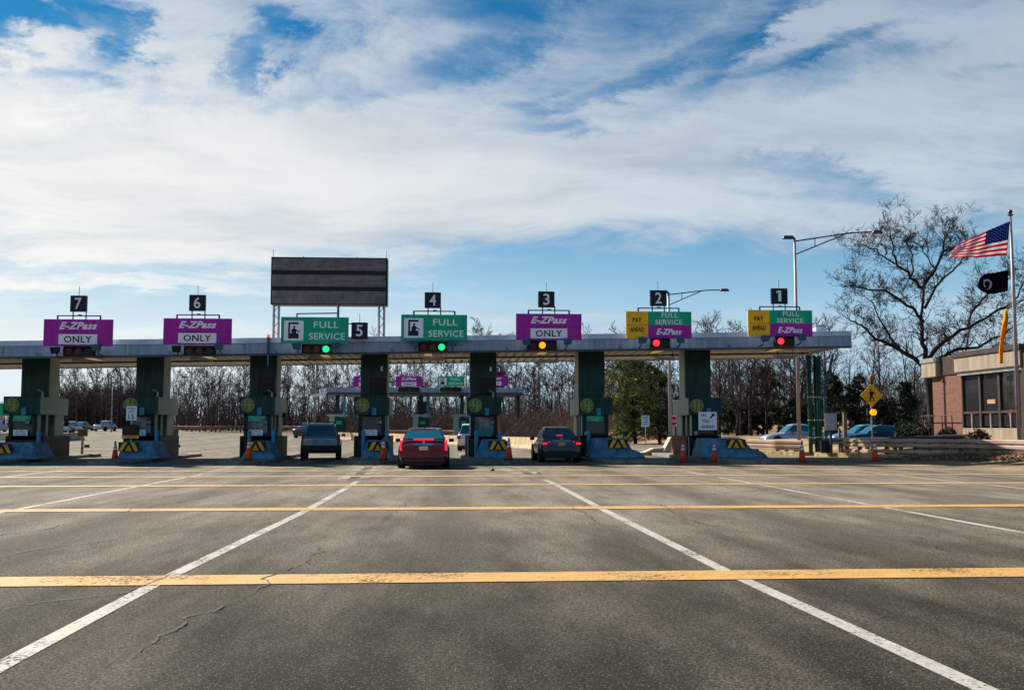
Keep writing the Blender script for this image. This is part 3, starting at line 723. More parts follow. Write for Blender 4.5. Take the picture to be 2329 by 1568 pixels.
# signals and floodlights
def signal(k, lamps, y, lit):
    xs = [at(px, y, 45.2).x for px, _ in lamps]; c = sum(xs)/len(xs); z = at(lamps[0][0], y, 45.2).z
    word = {'r': 'its red lamp lit', 'a': 'its amber lamp lit', 'g': 'its green lamp lit', '': 'no lamp lit'}[lit]
    t = thing('lane_signal', 'horizontal traffic signal on the fascia below the lane %d sign, %s' % (k, word), 'traffic light', (c, 45.2, z), 0, 'lane signals on the canopy fascia')
    MB().box(min(xs)-c-.24, max(xs)-c+.24, .0, .3, -.23, .23).build('housing', M['black'], t, bevel=.02)
    for x, (px, kind) in zip(xs, lamps):
        m = {'R': 'redlit', 'A': 'amblit', 'G': 'grnlit', 'r': 'redoff', 'a': 'ambout', 'g': 'grnoff'}[kind]
        l = MB().disc(x-c, 0, .148, -.03, -.001, 20).build('lens', M[m], t)
        v = MB()
        for i in range(10):
            a0, a1 = math.pi*i/10, math.pi*(i+1)/10
            q = [(x-c+math.cos(a)*r, math.sin(a)*r) for a, r in ((a0, .19), (a0, .2), (a1, .2), (a1, .19))]
            v.prism(q, -.16, -.001)
        v.build('visor', M['black'], l)
signal(7, [(156, 'r'), (178, 'a'), (200, 'g')], 798, '')
signal(6, [(430, 'r'), (453, 'a'), (475, 'g')], 797, '')
signal(5, [(698, 'r'), (720, 'a'), (741, 'G')], 793, 'g')
signal(4, [(963, 'r'), (984, 'a'), (1004, 'G')], 788.5, 'g')
signal(3, [(1212, 'r'), (1233, 'A'), (1254, 'g')], 784.5, 'a')
signal(2, [(1492, 'R'), (1512, 'g')], 779.5, 'r')
signal(1, [(1775, 'R'), (1795, 'g')], 775.5, 'r')
def flood(px, py, s, lbl, blk=False):
    p = at(px, py, 45.0)
    t = thing('floodlight', lbl, 'floodlight', p, 0, 'blue floodlights below the lane signs')
    m = M['black'] if blk else M['floodb']
    MB().hexa([(-.17, -.12, -.16), (.17, -.12, -.16), (.12, .12, -.12), (-.12, .12, -.12)], [(-.2+s*.06, -.2, .12), (.2+s*.06, -.2, .12), (.14, .14, .16), (-.14, .14, .16)]).build('head', m, t, bevel=.02)
    MB().tube([(0, .05, -.1), (0, .2, -.25), (0, .72, -.3)], .03, 6).build('arm', m, t)
for a in ((127, 796, 0, 'black floodlight left of the lane 7 signal', True), (221, 790, -1, 'blue floodlight right of the lane 7 signal'), (403, 793, 0, 'black floodlight left of the lane 6 signal', True), (500, 788, 0, 'blue floodlight right of the lane 6 signal'),
          (676, 787, -1, 'blue floodlight left of the lane 5 signal'), (762, 785, 1, 'blue floodlight right of the lane 5 signal'), (943, 781, -1, 'blue floodlight left of the lane 4 signal'), (1029, 780, 1, 'blue floodlight right of the lane 4 signal'),
          (1198, 777, -1, 'blue floodlight left of the lane 3 signal'), (1289, 776, 1, 'blue floodlight right of the lane 3 signal'), (1459, 773, 1, 'blue floodlight left of the lane 2 signal'), (1547, 772, -1, 'blue floodlight right of the lane 2 signal'),
          (1738, 769, 1, 'blue floodlight left of the lane 1 signal'), (1823, 767, -1, 'blue floodlight right of the lane 1 signal')): flood(*a)
# sensor plates hanging below the canopy and soffit lights
for k, px, py, w in ((7, 192, 817, 50), (6, 460, 816, 50), (5, 728, 813, 50), (4, 985, 816, 46), (3, 1247, 821-16+16, 44), (2, 1512, 815, 42), (1, 1785, 811, 46)):
    Y = 48.5; c = at(px, py, Y)
    t = thing('hanging_sensor_plate', 'grey plate hanging under the canopy above lane %d' % k, 'sensor', c, 0, 'sensor plates hanging under the canopy'); hw = w/2*Y/F
    MB().hexa([(-hw, -.15, -.09), (hw, -.15, -.09), (hw, .35, -.02), (-hw, .35, -.02)], [(-hw, -.15, .07), (hw, -.15, .07), (hw, .35, .10), (-hw, .35, .10)]).build('plate', M['galv'], t)
    b = MB(); zz = canopy_z(c.x)-c.z+.1
    for sx in (-.38, .38): b.tube([(sx, 0, .05), (sx, 0, zz)], .02, 5)
    b.build('hanger', M['steel'], t)
    q = at(px+ (8 if k > 4 else -12), 805, 47)
    t = thing('soffit_light', 'yellowish light fitting under the canopy above lane %d' % k, 'lamp', (q.x, 47.6, canopy_z(q.x)+.02), 0, 'soffit lights under the canopy')
    MB().box(-.22, .22, -.5, .9, -.03, .035).build('frame', M['galv'], t); MB().box(-.18, .18, -.46, .86, -.045, -.031).build('diffuser', M['lamp_wm'], t)

# message board above the canopy
c, w, zb, zt = span(615.6, 880.7, 585, 692.7, 48.5); h = zt-zb
t = thing('message_board', 'large dark electronic message board on posts above the canopy', 'message board', (c, 48.5, zb))
MB().box(-w/2, w/2, 0, .8, 0, h).build('cabinet', M['black'], t, bevel=.02)
mm = mat('display_louvre', (.25, .225, .235), .6, var=.15, scale=2)
for a, b in ((.03, .285), (.385, .625), (.725, .97)):
    f = MB().box(-w/2+.08, w/2-.08, -.03, -.001, h*a, h*b); f.build('display_band', mm, t)
    v = MB(); z = h*a+.03
    while z < h*b-.02: v.box(-w/2+.1, w/2-.1, -.045, -.031, z, z+.012); z += .06
    v.build('louvre', M['black'], t)
MB().tube([(-w/2+.06, .2, h), (-w/2+.06, .2, h+.38)], .012, 5).tube([(w/2-.06, .2, h), (w/2-.06, .2, h+.38)], .012, 5).tube([(-w*.23, .2, h), (-w*.23, .2, h+.06)], .03, 5).tube([(w*.23, .2, h), (w*.23, .2, h+.06)], .03, 5).build('antenna', M['steel'], t)
for sx in (-w/2+.10, w/2-.42):
    sp = MB()
    zl = canopy_z(c)+.6-zb
    for dx in (0, .28): sp.tube([(sx+dx, .3, zl), (sx+dx, .3, 0)], .04, 6)
    n = 5
    for i in range(n):
        za, zc2 = zl+(0-zl)*i/n, zl+(0-zl)*(i+1)/n; sp.tube([(sx+(.28 if i % 2 else 0), .3, za), (sx+(0 if i % 2 else .28), .3, zc2)], .02, 5)
    sp.box(sx-.02, sx+.06, .31, .5, zl, 0); sp.box(sx+.2, sx+.28, .31, .5, zl, 0)
    sp.build('support_post', M['galv'], t)

# ------------------------------------------------------------------ cars
def car(name, label, cat, loc, rz, paint, kind='sedan', L=4.85, Wd=1.84, H=1.45, tail='vert', brake=True, plate=None, detail=True, group=None):
    """y = 0 at the rear bumper, +y towards the front; the rear faces the camera."""
    t = thing(name, label, cat, loc, rz, group); hw = Wd/2
    if kind == 'sedan': belt, deck, hood, gb, gf, rb, rf = .93, 1.05, .93, .42, 3.35, 1.55, 2.55
    elif kind == 'suv': belt, deck, hood, gb, gf, rb, rf = 1.06, 1.10, 1.05, .10, 3.45, .42, 2.7
    else: belt, deck, hood, gb, gf, rb, rf = 1.08, 1.10, 1.10, 2.05, 4.2, 2.25, 3.5      # pickup
    s = L/4.85; gb *= s; gf *= s; rb *= s; rf *= s
    low = .22 if kind == 'sedan' else .34
    st = [(0.0, .90, low+.16, deck-.12), (.05, .955, low+.08, deck-.03), (.22, .985, low, deck), (.8*s, 1, low, belt+.05 if kind == 'sedan' else deck), (1.6*s, 1, low, belt), (3.0*s, 1, low, belt), (3.7*s, .99, low, hood), (4.4*s, .95, low+.02, hood-.12), (4.75*s, .86, low+.06, hood-.25), (L, .70, low+.14, hood-.36)]
    m = MB(); vs = []
    for (y, k, zl, zt) in st:
        w = hw*k; zm = zl+(zt-zl)*.55
        half = [(w*.80, zl), (w*.955, zl+.07), (w, zm), (w*.975, zt-.15), (w*(.85 if kind == 'sedan' else .90), zt-.02)]
        ring = [(-x, z) for x, z in half]+[(-w*.45, zt+.012), (w*.45, zt+.012)]+half[::-1]
        vs += [(x, y, z) for x, z in ring]
    n = 12; fs = []
    for j in range(len(st)-1):
        for i in range(n): fs.append((j*n+i, (j+1)*n+i, (j+1)*n+(i+1) % n, j*n+(i+1) % n))
    fs.append(tuple(range(n))); fs.append(tuple((len(st)-1)*n+i for i in range(n))[::-1])
    m.add(vs, fs); body = m.build('body', paint, t, True)
    if detail: q = body.modifiers.new('sub', 'SUBSURF'); q.levels = 1; q.render_levels = 2
    # greenhouse
    bw, rw = hw*.90, hw*(.66 if kind == 'sedan' else .68); zr = H; zb0 = (deck if kind == 'sedan' else belt)-.03
    zbf = belt-.03 if kind != 'sedan' else hood-.01
    prof = [(gb, zb0, .93, 0), (rb-(.12), zr-.055, .98, 1), (rb+.1, zr, 1., 1), ((rb+rf)/2, zr+.018, 1.02, 1), (rf-.05, zr-.01, .99, 1), (rf+.14, zr-.07, .97, 1), (gf, zbf, .93, 0)]
    g = MB(); vs = []
    for (y, z, k, tp) in prof:
        w = (rw if tp else bw)*k; 
        vs += [(-w, y, z-.035*tp), (-w*.86, y, z), (0, y, z+.014*tp), (w*.86, y, z), (w, y, z-.035*tp)]
    fs = [(j*5+i, j*5+i+1, (j+1)*5+i+1, (j+1)*5+i) for j in range(len(prof)-1) for i in range(4)]
    b0 = len(vs); base = [(-bw, gb, zb0-.1), (-bw, gf, zbf-.1), (bw, gf, zbf-.1), (bw, gb, zb0-.1)]
    vs += base
    np_ = len(prof)
    fs += [tuple([j*5 for j in range(np_)][::-1]+[b0, b0+1][::1])[:0] or tuple([b0]+[b0+1]+[j*5 for j in range(np_-1, -1, -1)]), tuple([b0+2, b0+3]+[j*5+4 for j in range(np_)])]
    g.add(vs, fs); g.build('roof', paint, t, False)
    # glass panels, slightly proud
    def quadpanel(name, pts, off, mat_, par):
        a, b, c2, d = [Vector(p) for p in pts]; nn = (b-a).cross(d-a).normalized()
        q = MB(); vs = [p+nn*off for p in (a, b, c2, d)]+[p-nn*.02 for p in (a, b, c2, d)]
        q.hexa(vs[4:], vs[:4]); return q.build(name, mat_, par)
    yb, zb_, yr, zr_ = gb, zb0, rb-.12, zr-.055
    def L2(a, b, k): return a+(b-a)*k
    k0, k1 = .12, .93
    p = lambda k, sx: (sx*L2(bw*.93*.93, rw*.98*.92, k), L2(yb, yr, k), L2(zb_, zr_, k))
    quadpanel('rear_window', [p(k0, -1), p(k0, 1), p(k1, 1), p(k1, -1)], .02, M['glass'] if tail != 'suv' else M['window'], t)
    yf, zf, yq, zq = gf, zbf, rf+.14, zr-.07
    p = lambda k, sx: (sx*L2(bw*.93*.9, rw*.97*.9, k), L2(yf, yq, k), L2(zf, zq, k))
    quadpanel('windshield', [p(.08, 1), p(.08, -1), p(.95, -1), p(.95, 1)], .02, M['glass'], t)
    for sx in (-1, 1):
        segs = [(.10, .49), (.52, .92)] if kind != 'suv' else [(.05, .30), (.33, .62), (.65, .93)]
        zlo = max(zb0, zbf)+.04 if kind == 'sedan' else belt+.02
        for (u0, u1) in segs:
            zh = zr-.13
            def yy(u, z):
                fr = (z-zlo+.04)/(zr-zlo); y0_ = L2(gb+.05, rb, fr); y1_ = L2(gf-.05, rf+.08, fr); return L2(y0_, y1_, u)
            def xx(z, u=.5): return sx*(L2(bw*.955, rw*.995, (z-zlo+.06)/(zr-zlo))) 
            pts = [(xx(zlo), yy(u0, zlo), zlo), (xx(zlo), yy(u1, zlo), zlo), (xx(zh), yy(u1, zh), zh), (xx(zh), yy(u0, zh), zh)]
            if sx < 0: pts = [pts[1], pts[0], pts[3], pts[2]]
            quadpanel('side_window', pts, .022, M['glass'], t)
        mr = MB(); mx = sx*(hw+.10)
        mr.hexa([(mx-.10, gf-.62, belt+.0), (mx+.10, gf-.62, belt+.0), (mx+.08, gf-.48, belt+.02), (mx-.10, gf-.48, belt+.02)], [(mx-.10, gf-.62, belt+.14), (mx+.09, gf-.62, belt+.14), (mx+.07, gf-.48, belt+.12), (mx-.10, gf-.48, belt+.12)])
        mr.build('mirror', M['black'] if kind == 'sedan' else paint, t, bevel=.02)
    # wheels
    wr = .325 if kind == 'sedan' else .365
    for wy in (.95*s, L-.95*s):
        for sx in (-1, 1):
            x1, x0 = sx*(hw-.02), sx*(hw-.25)
            w = MB().tube([(x0, wy, wr), (x0+sx*.02, wy, wr), (x1-sx*.02, wy, wr), (x1, wy, wr)], [wr-.03, wr, wr, wr-.03], 24).build('wheel', M['rubber'], t)
            MB().tube([(x1-sx*.03, wy, wr), (x1+sx*.008, wy, wr)], [wr*.66, wr*.60], 16).build('rim', M['rim'], w)
            MB().tube([(sx*(hw-.2), wy, wr+.03), (sx*(hw+.006), wy, wr+.03)], wr+.07, 24).build('wheel_arch', M['black'], t)
    if not detail: 
        for sx in (-1, 1): MB().box(min(sx*hw*.72, sx*hw*.95), max(sx*hw*.72, sx*hw*.95), -.02, .1, .78, .98).build('tail_light', M['tail'], t)
        return t
    MB().box(-hw*.86, hw*.86, -.015, .25, low-.03, low+(.2 if tail != 'horiz' else .24)).build('bumper_skirt', M['black'], t, bevel=.03)
    if plate is not None:
        z = {'vert': .75, 'horiz': .79, 'suv': .86}[tail]
        pl = MB().box(-.16, .16, -.035, -.005 if tail != 'suv' else .02, z-.075, z+.075).build('licence_plate', plate, t)
    if tail == 'vert':
        for sx in (-1, 1):
            a, b = sorted((sx*.765, sx*.85)); MB().hexa([(a, -.02, .66), (b, .02, .66), (b, .2, .66), (a, .2, .66)], [(a+.0, .03, 1.03), (b-.03*0, .08, 1.03), (b, .22, 1.03), (a, .22, 1.03)]).build('tail_light', M['brake'], t, bevel=.015)
        MB().box(-.36, .36, .06, .22, 1.035, 1.085).build('brake_light', M['brake'], t)
        MB().box(-.37, .37, -.03, .04, .865, .91).build('chrome_bar', mat('sky_tint_chrome', (.12, .40, .9), .35, .0), t, bevel=.01)  # blue sky reflection put into the bar's base colour
        MB().disc(0, .965, .05, -.01, .06, 12).build('badge', M['rim'], t)
        MB().box(-hw*.93, hw*.93, -.006, .1, .615, .630).build('bumper_crease', M['black'], t)
        MB().box(-.70, .70, -.045, .02, .30, .34).build('bumper_lip', paint, t)
        MB().tube([(-.45, -.02, .30), (-.45, .2, .30)], .04, 8).tube([(.45, -.02, .30), (.45, .2, .30)], .04, 8).build('exhaust', M['steel'], t)
        MB().box(-.02, .02, 1.72, 1.95, H+.02, H+.075).build('roof_antenna', M['black'], t, bevel=.01)
    elif tail == 'horiz':
        for sx in (-1, 1):
            a, b = sorted((sx*.60, sx*.84)); e = MB().box(a, b, -.01, .22, .76, .95).build('tail_light', M['tail'], t, bevel=.03)
            a, b = sorted((sx*.62, sx*.82)); MB().box(a, b, -.03, -.011, .775, .845).build('lit_lamp', M['brake'], e)
            a, b = sorted((sx*.42, sx*.598)); MB().box(a, b, .0, .12, .80, .92).build('inner_lamp', M['tail'], e, bevel=.02)
            MB().box(sx*.52-.03, sx*.52+.03, -.008, -.001, .86, .90).build('reverse_lamp', M['sign_white'], e)
            a, b = sorted((sx*.62, sx*.76)); MB().box(a, b, -.012, .02, .47, .52).build('reflector', M['tail'], t)
        MB().box(-.13, .13, .62, .70, 1.10, 1.17).build('brake_light', M['brake'], t)
        MB().box(-.40, .40, -.03, .06, .925, .955).build('chrome_bar', M['alu2'], t, bevel=.008)
        MB().box(-.05, .05, -.015, .05, 1.0, 1.03).build('badge', M['rim'], t)
        MB().prism([(-.60, .20), (.60, .20), (.60, .40), (.48, .50), (-.48, .50), (-.60, .40)], -.022, .1).build('diffuser', M['black'], t)
        MB().box(-.62, .62, -.004, .01, .66, .672).build('boot_seam', M['black'], t)
    else:
        for sx in (-1, 1):
            a, b = sorted((sx*.72, sx*.87)); MB().hexa([(a, -.02, .80), (b, .03, .80), (b, .2, .80), (a, .2, .80)], [(a+(sx > 0)*.02, .0, 1.18), (b, .06, 1.18), (b, .22, 1.18), (a, .22, 1.18)]).build('tail_light', M['tail'], t, bevel=.02)
            a, b = sorted((sx*.36, sx*.58)); MB().box(a, b, -.03, .02, .50, .57).build('reflector', M['tail'], t)
        MB().box(-.36, .36, -.018, .04, .78, .96).build('plate_recess', mat('recess_blue', (.08, .22, .30), .4), t, bevel=.02)
        MB().box(-.90, .90, -.05, .14, .40, .68).build('bumper', M['black'], t, bevel=.05)
        rr = MB()
        for sx in (-.58, .58): rr.tube([(sx, .5, H+.0), (sx, .6, H+.06), (sx, 2.3, H+.06), (sx, 2.4, H)], .02, 6)
        rr.tube([(-.58, .8, H+.065), (.58, .8, H+.065)], .02, 6); rr.build('roof_rack', M['steel'], t)
        MB().box(-.02, .02, -.02, 0.0, 1.0, 1.04).build('latch', M['black'], t)
    return t
def paint(name, c, metal=.35, rough=.28): return mat(name, c, rough, metal, var=.03, scale=1, coat=.6, spec=.35)
P_mar = paint('maroon_paint', (.12, .003, .026)); P_blu = paint('blue_paint_car', (.010, .055, .11)); P_sil = paint('silver_blue_paint', (.12, .18, .22))
P_navy = paint('navy_paint', (.012, .02, .06)); P_wht = paint('white_car_paint', (.75, .75, .76), .0); P_bl2 = paint('light_blue_paint', (.10, .28, .45)); P_lb = paint('pale_blue_paint', (.34, .42, .52)); P_dk = paint('dark_grey_paint', (.03, .035, .045))
pl_c = mat('cream_plate', (.55, .52, .30), .5); pl_y = mat('amber_plate', (.55, .30, .06), .5); pl_b = mat('buff_plate', (.30, .28, .24), .5)
Y = 1.48*2300/(1066-972)
p = at(962, 1066, Y); car('sedan_car', 'maroon sedan seen from behind with red brake lights on', 'car', (p.x, Y+.5, 0), R(.3), P_mar, 'sedan', 4.8, 1.86, 1.45, 'vert', True, pl_c)
Y = 43.0; p = at(1277, 1052, Y); car('sedan_car', 'dark blue sedan seen from behind, brake lights lit, beside the booth', 'car', (p.x, Y, 0), R(1.0), P_blu, 'sedan', 4.6, 1.77, 1.50, 'horiz', True, pl_y)
Y = 47.0; p = at(726, 1044, Y); car('hatchback_car', 'silver blue estate car with roof rack between two booths', 'car', (p.x+.05, Y, 0), R(5.5), P_sil, 'suv', 4.5, 1.84, 1.68, 'suv', False, pl_b)
def far_car(name, lbl, px, py, rz, pt, kind, **kw):
    p = ground_at(px, py); return car(name, lbl, 'car' if kind != 'pickup' else 'pickup truck', p, R(rz), pt, kind, detail=False, **kw)
far_car('pickup_truck', 'dark blue pickup truck driving away beyond the toll lanes', 681, 995.5, -14, P_navy, 'pickup', L=5.3, Wd=1.95, H=1.85)
p = at(1056, 1020, 66.5); car('suv_car', 'white car half hidden behind the booth right of the maroon sedan', 'car', (p.x+.35, 64.5, 0), R(-8), P_wht, 'suv', 4.5, 1.8, 1.72, detail=False)
far_car('suv_car', 'pale blue van driving away beyond the leftmost opening', 147, 985, -3, P_lb, 'suv', H=1.8)
far_car('sedan_car', 'dark car just right of the pale blue van in the distance', 174, 979.5, -8, P_dk, 'sedan', H=1.6)
far_car('suv_car', 'light blue car mostly hidden at the left of the pale van', 131, 983, -3, P_bl2, 'suv', H=1.75)
far_car('pickup_truck', 'white and grey pickup truck alone on the far road', 221, 980, -12, P_lb, 'pickup', L=5.0, Wd=1.9, H=1.8)
far_car('sedan_car', 'pale car at the left frame edge in the distance', 9, 981.5, 60, P_lb, 'sedan', H=1.5)
far_car('suv_car', 'white car with red tail light left of the leftmost booth', 35, 983, -6, P_wht, 'suv')
# parked cars on the right, seen from the side, facing left
def side_car(name, lbl, px, Y, pt, kind, z=0, **kw):
    q = at(px, 990, Y); car(name, lbl, 'car', (q.x, Y, z), R(90), pt, kind, detail=False, group='cars parked behind the guardrail', **kw)
side_car('suv_car', 'pale silver blue car parked behind the light pole, its bonnet pointing left', 1872, 76, P_lb, 'sedan', .15, H=1.62, L=4.8)
side_car('sedan_car', 'bright blue car parked behind the dark sedan on the right', 2035, 71, P_bl2, 'sedan', .2, H=1.5)
side_car('sedan_car', 'dark grey blue sedan parked behind the pedestrian sign', 2072, 66, P_blu, 'sedan', .15, H=1.5, L=4.9)

# ------------------------------------------------------------------ barriers, guardrails, kerbs
def jersey(name, lbl, pts, m, seg=3.0, h=.82):
    pts = [Vector((p[0], p[1], 0)) for p in pts]; mb = MB()
    path = []
    for a, b in zip(pts[:-1], pts[1:]):
        n = max(1, int((b-a).length/seg)); path += [a.lerp(b, i/n) for i in range(n)]
    path.append(pts[-1])
    prof = [(-.30, 0), (-.30, .08), (-.17, .30), (-.09, h), (.09, h), (.17, .30), (.30, .08), (.30, 0)]
    for a, b in zip(path[:-1], path[1:]):
        d = (b-a); l = d.length; d.normalize(); nn = Vector((d.y, -d.x, 0)); a2 = a+d*.02; b2 = b-d*.02; bs = len(mb.v)
        for q in (a2, b2):
            for (o, z) in prof: w = q+nn*o; mb.v.append((w.x, w.y, gz(w.x, w.y)+z))
        k = len(prof); mb.f += [(bs+i, bs+i+1, bs+k+i+1, bs+k+i) for i in range(k-1)]+[tuple(bs+i for i in range(k)), tuple(bs+k+i for i in range(k))[::-1]]; mb.mi += [0]*(k+1)
    return tag(mb.build(name, m), lbl, 'barrier')
A = ground_at(1300, 1028); B = ground_at(1215, 1021); C_ = ground_at(1060, 1012); D_ = ground_at(880, 1003); E_ = ground_at(700, 997)
jersey('jersey_barrier', 'cream concrete jersey barrier curving away behind the maroon car', [A, B, C_, D_, E_], M['conc_y'])
q1 = ground_at(60, 1003); q2 = ground_at(125, 1004); q3 = ground_at(187, 999.5)
jersey('jersey_barrier', 'grey concrete barrier beside the leftmost booth, pale van behind it', [ground_at(-120, 1000), q1, q2, q3], M['conc'])
def guardrail(name, lbl, pts, m, hh=.72, step=2.2, double=True, post=None):
    t = thing(name, lbl, 'guardrail', (0, 0, 0)); pts = [Vector(p) for p in pts]; rail = MB(); low = MB()
    W_B = .36 if not double else .42; prof = [(x, z*W_B/.31) for x, z in ((0, .0), (.09, .03), (.10, .11), (-.01, .155), (.09, .19), (.10, .28), (0, .31), (-.02, .31), (-.02, 0))]
    def sweep(mb, zo, prof):
        bs = len(mb.v); k = len(prof)
        for i, p in enumerate(pts):
            d = (pts[min(i+1, len(pts)-1)]-pts[max(i-1, 0)]); d.z = 0; d.normalize(); nn = Vector((d.y, -d.x, 0))
            for (o, z) in prof: mb.v.append((p.x+nn.x*o, p.y+nn.y*o, p.z+zo+z))
        for j in range(len(pts)-1): 
            for i in range(k): mb.f.append((bs+j*k+i, bs+j*k+(i+1) % k, bs+(j+1)*k+(i+1) % k, bs+(j+1)*k+i)); mb.mi.append(0)
    sweep(rail, hh-W_B, prof); rail.build('w_beam', m, t)
    if double: sweep(low, .20, [(0, 0), (.06, .03), (.06, .15), (0, .19), (-.02, .19), (-.02, 0)]); low.build('rub_rail', m, t)
    for a, b in zip(pts[:-1], pts[1:]):
        n = max(1, int((b-a).length/step))
        for i in range(n):
            q = a.lerp(b, (i+.3)/n); MB().box(q.x-.08, q.x+.08, q.y+.03, q.y+.22, q.z-.1, q.z+hh-.05).build('post', post or M['wood'], t)
    return t
def gp(px, py, dz=0): q = ground_at(px, py); q.z += dz; return q
jit = lambda P: [Vector((p.x, p.y, p.z)) for p in P]
def dens(P, n=6, a=.02):
    o = []
    for p, q in zip(P[:-1], P[1:]):
        for i in range(n):
            v = Vector(p).lerp(Vector(q), i/n); v.z += random.uniform(-a, a); o.append(v)
    o.append(Vector(P[-1])); return o
# right hand rails
guardrail('guardrail', 'rusty guardrail on the kerbed island before the green pipes', dens([Vector((15.9, 62, .05)), Vector((18.3, 55.5, .05)), Vector((19.3, 54, .05))], 3), M['rust_l'], .75, 1.6)
guardrail('guardrail', 'long rusty double guardrail running to the right frame edge', dens([Vector((20.6, 51.5, .0)), Vector((22.6, 46.5, .05)), Vector((24.2, 41.0, .05)), Vector((25.6, 36.5, .05))], 6, .02), M['rust_l'], .92, 1.7)
guardrail('guardrail', 'dark guardrail end piece below the pedestrian sign', dens([Vector((19.9, 54.5, .1)), Vector((22.5, 50.6, .15)), Vector((25.4, 46.8, .35))], 3), M['steel'], .85, 2.2, False)
guardrail('guardrail', 'rusty guardrail far across the road before the left wood', [gp(370, 982), gp(470, 982), gp(566, 981.5), gp(660, 982), gp(760, 984)], M['rust'], 1.0, 6, False)
guardrail('guardrail', 'rusty guardrail beyond the second toll plaza', [gp(880, 993), gp(1000, 993), gp(1110, 995), gp(1200, 997)], M['rust'], .85, 4, False)
m = MB()
for (a, b) in (((15.4, 61.5), (18.9, 53.2)), ((18.9, 53.2), (20.0, 53.0))):
    a = Vector((*a, 0)); b = Vector((*b, 0)); d = (b-a).normalized(); nn = Vector((d.y, -d.x, 0))*.12
    m.hexa([a-nn, a+nn, b+nn, b-nn], [a-nn+Vector((0, 0, .2)), a+nn+Vector((0, 0, .2)), b+nn+Vector((0, 0, .2)), b-nn+Vector((0, 0, .2))])
tag(m.build('kerb', M['kerb_y']), kind='structure')
m = MB()
pl = [(19.2, 51.8), (21.6, 46.0), (23.2, 40.5), (24.6, 35.5)]
for a, b in zip(pl[:-1], pl[1:]):
    a = Vector((*a, 0)); b = Vector((*b, 0)); d = (b-a).normalized(); nn = Vector((d.y, -d.x, 0))*.12; up = Vector((0, 0, .22))
    m.hexa([a-nn, a+nn, b+nn, b-nn], [a-nn+up, a+nn+up, b+nn+up, b-nn+up])
tag(m.build('kerb', M['kerb_y']), kind='structure')
# leaf and dirt strip against the right kerb
def litter(name, n, fn, s0, s1, m):
    mb = MB()
    for _ in range(n):
        x, y = fn(); s = random.uniform(s0, s1); z = gz(x, y)+random.uniform(.0, .10)
        a = random.uniform(0, 6.28); c, d = math.cos(a)*s, math.sin(a)*s; h = random.uniform(-s, s)
        mb.add([(x-c, y-d, z), (x+d*.5, y-c*.5, z+h*.6+s*.3), (x+c, y+d, z+abs(h)), (x-d*.5, y+c*.5, z+s*.2)], [(0, 1, 2, 3)])
    return tag(mb.build(name, m), kind='stuff')
def f_right():
    t = random.random(); x = 21.0+3.0*t; y = 46.5-8.5*t; return x-random.random()**2*1.3+.1, y+random.uniform(-.3, .3)
tag(litter('leaf_litter', 5000, f_right, .03, .09, M['litter']), 'dry leaves and dirt gathered along the right kerb', 'leaf litter')
def f_bank(): x = random.uniform(8.5, 33); return x, random.uniform(104, 122)
tag(litter('fallen_leaves', 9000, f_bank, .1, .28, M['litter']), 'heap of fallen leaves on the bank under the pine', 'fallen leaves')

# concrete block and ramp right of lane 2 opening
q = at(1522, 1030, 54)
t = thing('concrete_pier', 'pale sloped concrete pier with low kerb left of the brick booth base', 'pier', (q.x, 54, 0))
MB().prism([(-.45, .0), (.45, .0), (.45, .98), (.10, .98)], 0, .8).build('block', M['conc'], t, bevel=.03)
MB().prism([(-1.9, .001), (-.2, .001), (-.2, .42), (-.8, .38), (-1.3, .16), (-1.8, .12)], .2, 1.2).build('ramp', M['conc'], t, bevel=.03)
MB().box(-.9, .6, -.35, -.05, 0, .14).build('kerb_stone', M['conc'], t, bevel=.03)

# ------------------------------------------------------------------ street furniture
def lamp_post(lbl, base, top_z, r, arms, m=None, name='street_lamp'):
    t = thing(name, lbl, 'street lamp', base, 0); m = m or M['pole']
    H = top_z-base[2]
    MB().tube([(0, 0, 0), (0, 0, H*.5), (0, 0, H)], [r, r*.85, r*.6], 12).build('pole', m, t, True)
    a = MB(); heads = []
    for (dx, dz, truss, hl) in arms:
        if truss:
            a.tube([(0, 0, H-truss*.2), (dx*.72, 0, H+dz*.80), (dx, 0, H+dz)], .045, 6)
            a.tube([(0, 0, H-truss), (dx*.66, 0, H+dz*.66), (dx*.74, 0, H+dz*.80)], .04, 6); a.tube([(dx*.26, 0, H-truss*.2+(dz*.8+truss*.2)*.36), (dx*.26, 0, H-truss+(dz*.66+truss)*.39)], .03, 6)
        else: a.tube([(0, 0, H-.02), (dx*.6, 0, H+dz)], .05, 6)
        heads.append((dx, H+dz, hl))
    a.build('arm', M['steel'], t)
    for dx, z, hl in heads:
        s = 1 if dx > 0 else -1
        h = MB(); x0 = dx if abs(dx) > .4 else 0
        h.hexa([(min(x0, x0+s*hl), -.16, z-.10), (max(x0, x0+s*hl), -.16, z-.10), (max(x0, x0+s*hl), .16, z-.10), (min(x0, x0+s*hl), .16, z-.10)], [(min(x0, x0+s*hl)+.08, -.1, z+.10), (max(x0, x0+s*hl)-.12, -.1, z+.10), (max(x0, x0+s*hl)-.12, .1, z+.10), (min(x0, x0+s*hl)+.08, .1, z+.10)])
        h.build('lamp_head', M['steel'], t, bevel=.03)
    return t
Yp = 58; b = at(1817, 1003, Yp); top = at(1810, 541, Yp); e = at(1982, 527, Yp)
lamp_post('tall twin arm street lamp behind the lane 1 sign', (b.x, Yp, .1), top.z, .11, [(e.x-b.x, e.z-top.z, 1.0, .65), (-.2, .03, 0, .75)])
Yp = 76; b = at(1524, 995, Yp); top = at(1516, 664, Yp); e = at(1636, 659, Yp)
lamp_post('street lamp behind the number 2 placard, long arm to the right', (b.x, Yp, .1), top.z, .14, [(e.x-b.x, e.z-top.z, 1.0, .75), (-.2, .03, 0, .7)])
